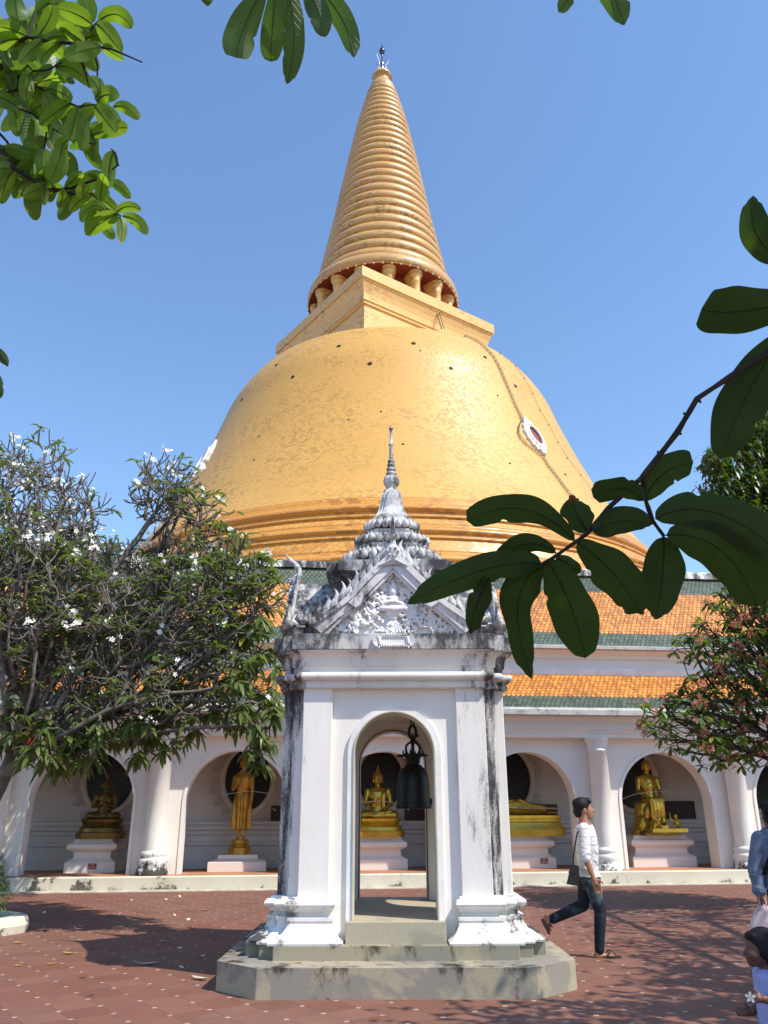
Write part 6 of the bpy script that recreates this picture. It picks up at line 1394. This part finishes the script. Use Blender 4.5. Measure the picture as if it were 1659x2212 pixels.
while cnt < 95:
    q, dv = sites[rng.integers(len(sites))]; x, y, z_ = proj(q)
    if x < -30 or y < -40 or x > 235: continue
    a = rng.uniform(0, 6.3); L = rng.uniform(.10, .16); px = L*FPX/DL; dx_, dy_ = math.cos(a)*px*.8, math.sin(a)*px*.6+.5*px; sc = px/math.hypot(dx_, dy_); dx_ *= sc; dy_ *= sc
    if x+dx_ > 262: continue
    near_leaf((x, y), (x+dx_*.5+rng.normal()*5, y+dy_*.5-5), (x+dx_, y+dy_), px*rng.uniform(.38, .5), z_+rng.uniform(.02, .25), None, None, rng.uniform(-.8, .8), .03, 500+cnt, .2, rng.uniform(-.06, .06), .2, 'leaf', ms); cnt += 1
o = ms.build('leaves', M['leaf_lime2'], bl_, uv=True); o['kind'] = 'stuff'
# limbs that carry the hanging sprays out of the frame to their trees
def limb(pts, r0, r1, parent, nm='limb'):
    P = [np.array(p, float) for p in pts]; Q = []
    for i in range(len(P)-1): Q += [P[i]+(P[i+1]-P[i])*t for t in (0, .25, .5, .75)]
    Q.append(P[-1]); Q = [q+np.array([.02*math.sin(5*i), .02*math.cos(3*i), .02*math.sin(2*i)])*(0 < i < len(Q)-1) for i, q in enumerate(Q)]
    return MB().tube(Q, list(np.linspace(r0, r1, len(Q))), 7).build(nm, M['bark_mid'], parent)
TL = np.array([-3.6, .9, 0]); tfork = TL+np.array([.15, .05, 3.3])
limb([TL, TL+np.array([.05, 0, 1.6]), tfork], .20, .13, bl_, 'trunk')
for x, y, dz in ((-300, 480, .2), (-200, 560, .2), (-150, 870, .2), (-200, 720, .3), (-120, 1180, .2), (-100, 1100, .2), (300, -120, .2)): e = at_depth(*Z1(x, y), DL+dz); limb([tfork, (tfork+e)/2+np.array([-.35, .0, .35]), e], .05, .008, bl_)
limb([tfork, tfork+np.array([.7, .1, .9]), at_depth(300, -260, 1.7)], .05, .006, bt); limb([tfork, at_depth(-200, 640, 2.2)], .03, .006, b4)
hub = np.array([2.9, .6, 4.6]); limb([hub, (hub+at_depth(1760, 640, DN))/2+np.array([.3, -.1, -.1]), at_depth(1760, 640, DN)], .03, .0065, br); limb([hub, at_depth(1500, -180, 1.8)], .025, .005, b3)
cr = MB()
for k in range(60):
    c = tfork+np.array([.1, -.3, 1.5])+rng.normal(size=3)*np.array([.9, .9, .6])
    for j in range(9):
        p = c+rng.normal(size=3)*.2
        if inframe(p, 80): continue
        u = rng.normal(size=3); u[2] -= .3; L = rng.uniform(.11, .16); leaf_into(cr, p, u, UPV, L, L*.42, .3, .15)
cr.build('crown', M['leaf_shade'], bl_)
# ---- fallen leaves and flowers on the paving
def Zf(x, y): return S(x/1.659, 2300+y/1.659)
def Zg(x, y): return S(1600+x/1.8433, 2300+y/1.8433)
FLV = [(Zf(1112, 1098), .20, 'curled yellow fallen leaf on the sunlit paving left of the pavilion steps', 0), (Zf(1082, 1470), .24, 'long pale fallen leaf at the left corner of the octagonal plinth', 1), (Zf(795, 1392), .27, 'long pale fallen leaf at the lower edge of the pavilion shadow', 1), (Zf(880, 1268), .16, 'pale fallen leaf in the middle of the pavilion shadow', 1), (Zf(370, 1332), .18, 'broad yellow fallen leaf among branch shadows near the planter', 0), (Zf(278, 1388), .12, 'small yellowish fallen leaf on bare paving, middle one below the planter', 0), (Zf(100, 1397), .10, 'small yellow fallen leaf on bare paving nearest the left edge', 0), (Zf(445, 1462), .10, 'crumpled brown fallen leaf on the sunlit paving at lower left', 2), (Zf(490, 1557), .09, 'shrivelled brown leaf scrap lowest on the left paving', 2), (Zf(540, 1043), .14, 'pale fallen leaf in front of the cloister ledge at left', 1), (Zf(480, 1156), .16, 'pale narrow fallen leaf among the left tree shadows', 1), (Zf(95, 1275), .15, 'yellow fallen leaf against the planter kerb', 0), (Zg(1085, 1364), .16, 'curled pale fallen leaf in dappled shade behind the striding man', 1), (Zg(1150, 1505), .08, 'small yellow fallen leaf in dappled shade right of the sandal', 0)]
cols = ((.50, .38, .06), (.52, .46, .34), (.12, .06, .03)); LM = [simple('fallen_leaf_%s' % n, c, .75, 0, .2, .2, 20) for n, c in zip(('yellow', 'pale', 'brown'), cols)]
for k, ((x, y), L, lab, ci) in enumerate(FLV):
    p = at_z(x, y, .012); b = MB(); a = rng.uniform(0, 6.3); a = rng.choice([-.35, .3, .1])+rng.normal()*.15; c_, s_ = math.cos(a), math.sin(a); V = []
    for i in range(9):
        t = i/8; w = .28*L*math.sin(PI*min(1, t*1.02))**.8*.5
        for q in (-1, 0, 1): lx, ly = (t-.5)*L, q*w; V.append((p[0]+lx*c_-ly*s_, p[1]+lx*s_+ly*c_, .008+.10*L*(2*t-1)**2+abs(q)*w*.45))
    b.add(V, [(i*3+j, i*3+j+1, i*3+j+4, i*3+j+3) for i in range(8) for j in (0, 1)], True)
    o = b.build('fallen_leaf', LM[ci]); tag(o, lab, 'leaf', 'fallen leaves on the paving')
FFL = [(Zf(710, 1045), 'white fallen flower near the cloister ledge, leftmost of three'), (Zf(897, 1042), 'white fallen flower near the cloister ledge, middle of three'), (Zf(970, 1025), 'white fallen flower near the cloister ledge, rightmost of three'), (Zf(942, 1126), 'white fallen flower on sunlit paving just above the pavilion shadow, left of a pair'), (Zf(1018, 1150), 'yellowish fallen flower at the upper edge of the pavilion shadow, right of a pair'), (Zf(970, 1305), 'white fallen flower in the pavilion shadow, uppermost of three'), (Zf(1095, 1347), 'white fallen flower in the pavilion shadow nearest the plinth'), (Zf(978, 1408), 'white fallen flower at the lower edge of the pavilion shadow'), (Zf(645, 1120), 'white fallen flower in the left tree shade, right one of two'), (Zf(240, 1112), 'white fallen flower in the left tree shade behind the planter'), (Zg(1300, 1320), 'orange-pink fallen flower in dappled shade right of the striding man')]
for k, ((x, y), lab) in enumerate(FFL):
    p = at_z(x, y, .02); f_ = thing('fallen_flower', lab, 'flower', (p[0], p[1], .0), 0, 'fallen flowers on the paving'); w, y_ = MB(), MB()
    flower_into(w, y_, (p[0], p[1], .022), rng.normal(size=3)*.35+np.array([0, -.35, 1]), .030, rng); two(w, y_, 'petals', 'petal_pink' if k == 10 else 'petal_white', f_)
p = CA[0][2]+np.array([-.075, -.01, .01]); f_ = thing('picked_flower', "white frangipani flower held out in the small child's hand", 'flower', tuple(p)); w, y_ = MB(), MB()
flower_into(w, y_, p, (-.3, -1, .25), .028, rng); two(w, y_, 'petals', 'petal_white', f_)
# ------------------------------------------------------------------ ground, light, camera
g = mesh('paving', [(-400, -400, 0), (400, -400, 0), (400, 400, 0), (-400, 400, 0)], [(0, 1, 2, 3)], M['paving']); g['kind'] = 'structure'
b = MB(); b.sweep_u([(-.22, -.02), (-.20, .022), (.02, .03), (.02, -.02)], UA, UB); o = b.build('kerb_strip', M['cement']); o.matrix_world = GM; o['kind'] = 'structure'
SD = Vector((SD_X, SD_Y, SD_Z))
li = bpy.data.lights.new('sun', 'SUN'); li.energy = 3.8; li.angle = math.radians(.53); li.color = (1, .925, .80)
so = bpy.data.objects.new('sun', li); so.rotation_euler = SD.to_track_quat('Z', 'Y').to_euler(); COL.objects.link(so)
wd = bpy.data.worlds.new('World'); scene.world = wd; wd.use_nodes = True; nt = wd.node_tree; nt.nodes.clear()
sky = nt.nodes.new('ShaderNodeTexSky'); sky.sky_type = 'NISHITA'; sky.sun_disc = False; sky.sun_elevation = EL; sky.sun_rotation = math.atan2(SD.x, SD.y)
sky.air_density = 1.25; sky.dust_density = 0.1; sky.ozone_density = 6; sky.altitude = 10
bg = nt.nodes.new('ShaderNodeBackground'); bg.inputs[1].default_value = .15; nt.links.new(sky.outputs[0], bg.inputs[0])
ow = nt.nodes.new('ShaderNodeOutputWorld'); nt.links.new(bg.outputs[0], ow.inputs[0])
cam = bpy.data.cameras.new('camera'); co = bpy.data.objects.new('camera', cam); COL.objects.link(co)
cam.sensor_fit = 'VERTICAL'; cam.sensor_height = 36; cam.lens = 36*FPX/2212; cam.clip_end = 2000; cam.clip_start = .05
Rm = Matrix((( _R[0], _U[0], -_F[0], 0), (_R[1], _U[1], -_F[1], 0), (_R[2], _U[2], -_F[2], CAMZ), (0, 0, 0, 1)))
co.matrix_world = Rm; scene.camera = co
scene.view_settings.view_transform = 'Standard'; scene.view_settings.look = 'None'; scene.view_settings.exposure = .62; scene.view_settings.gamma = 1
scene.render.resolution_x, scene.render.resolution_y = 768, 1024
scene.cycles.max_bounces = 6; scene.cycles.transparent_max_bounces = 6; scene.cycles.use_denoising = True
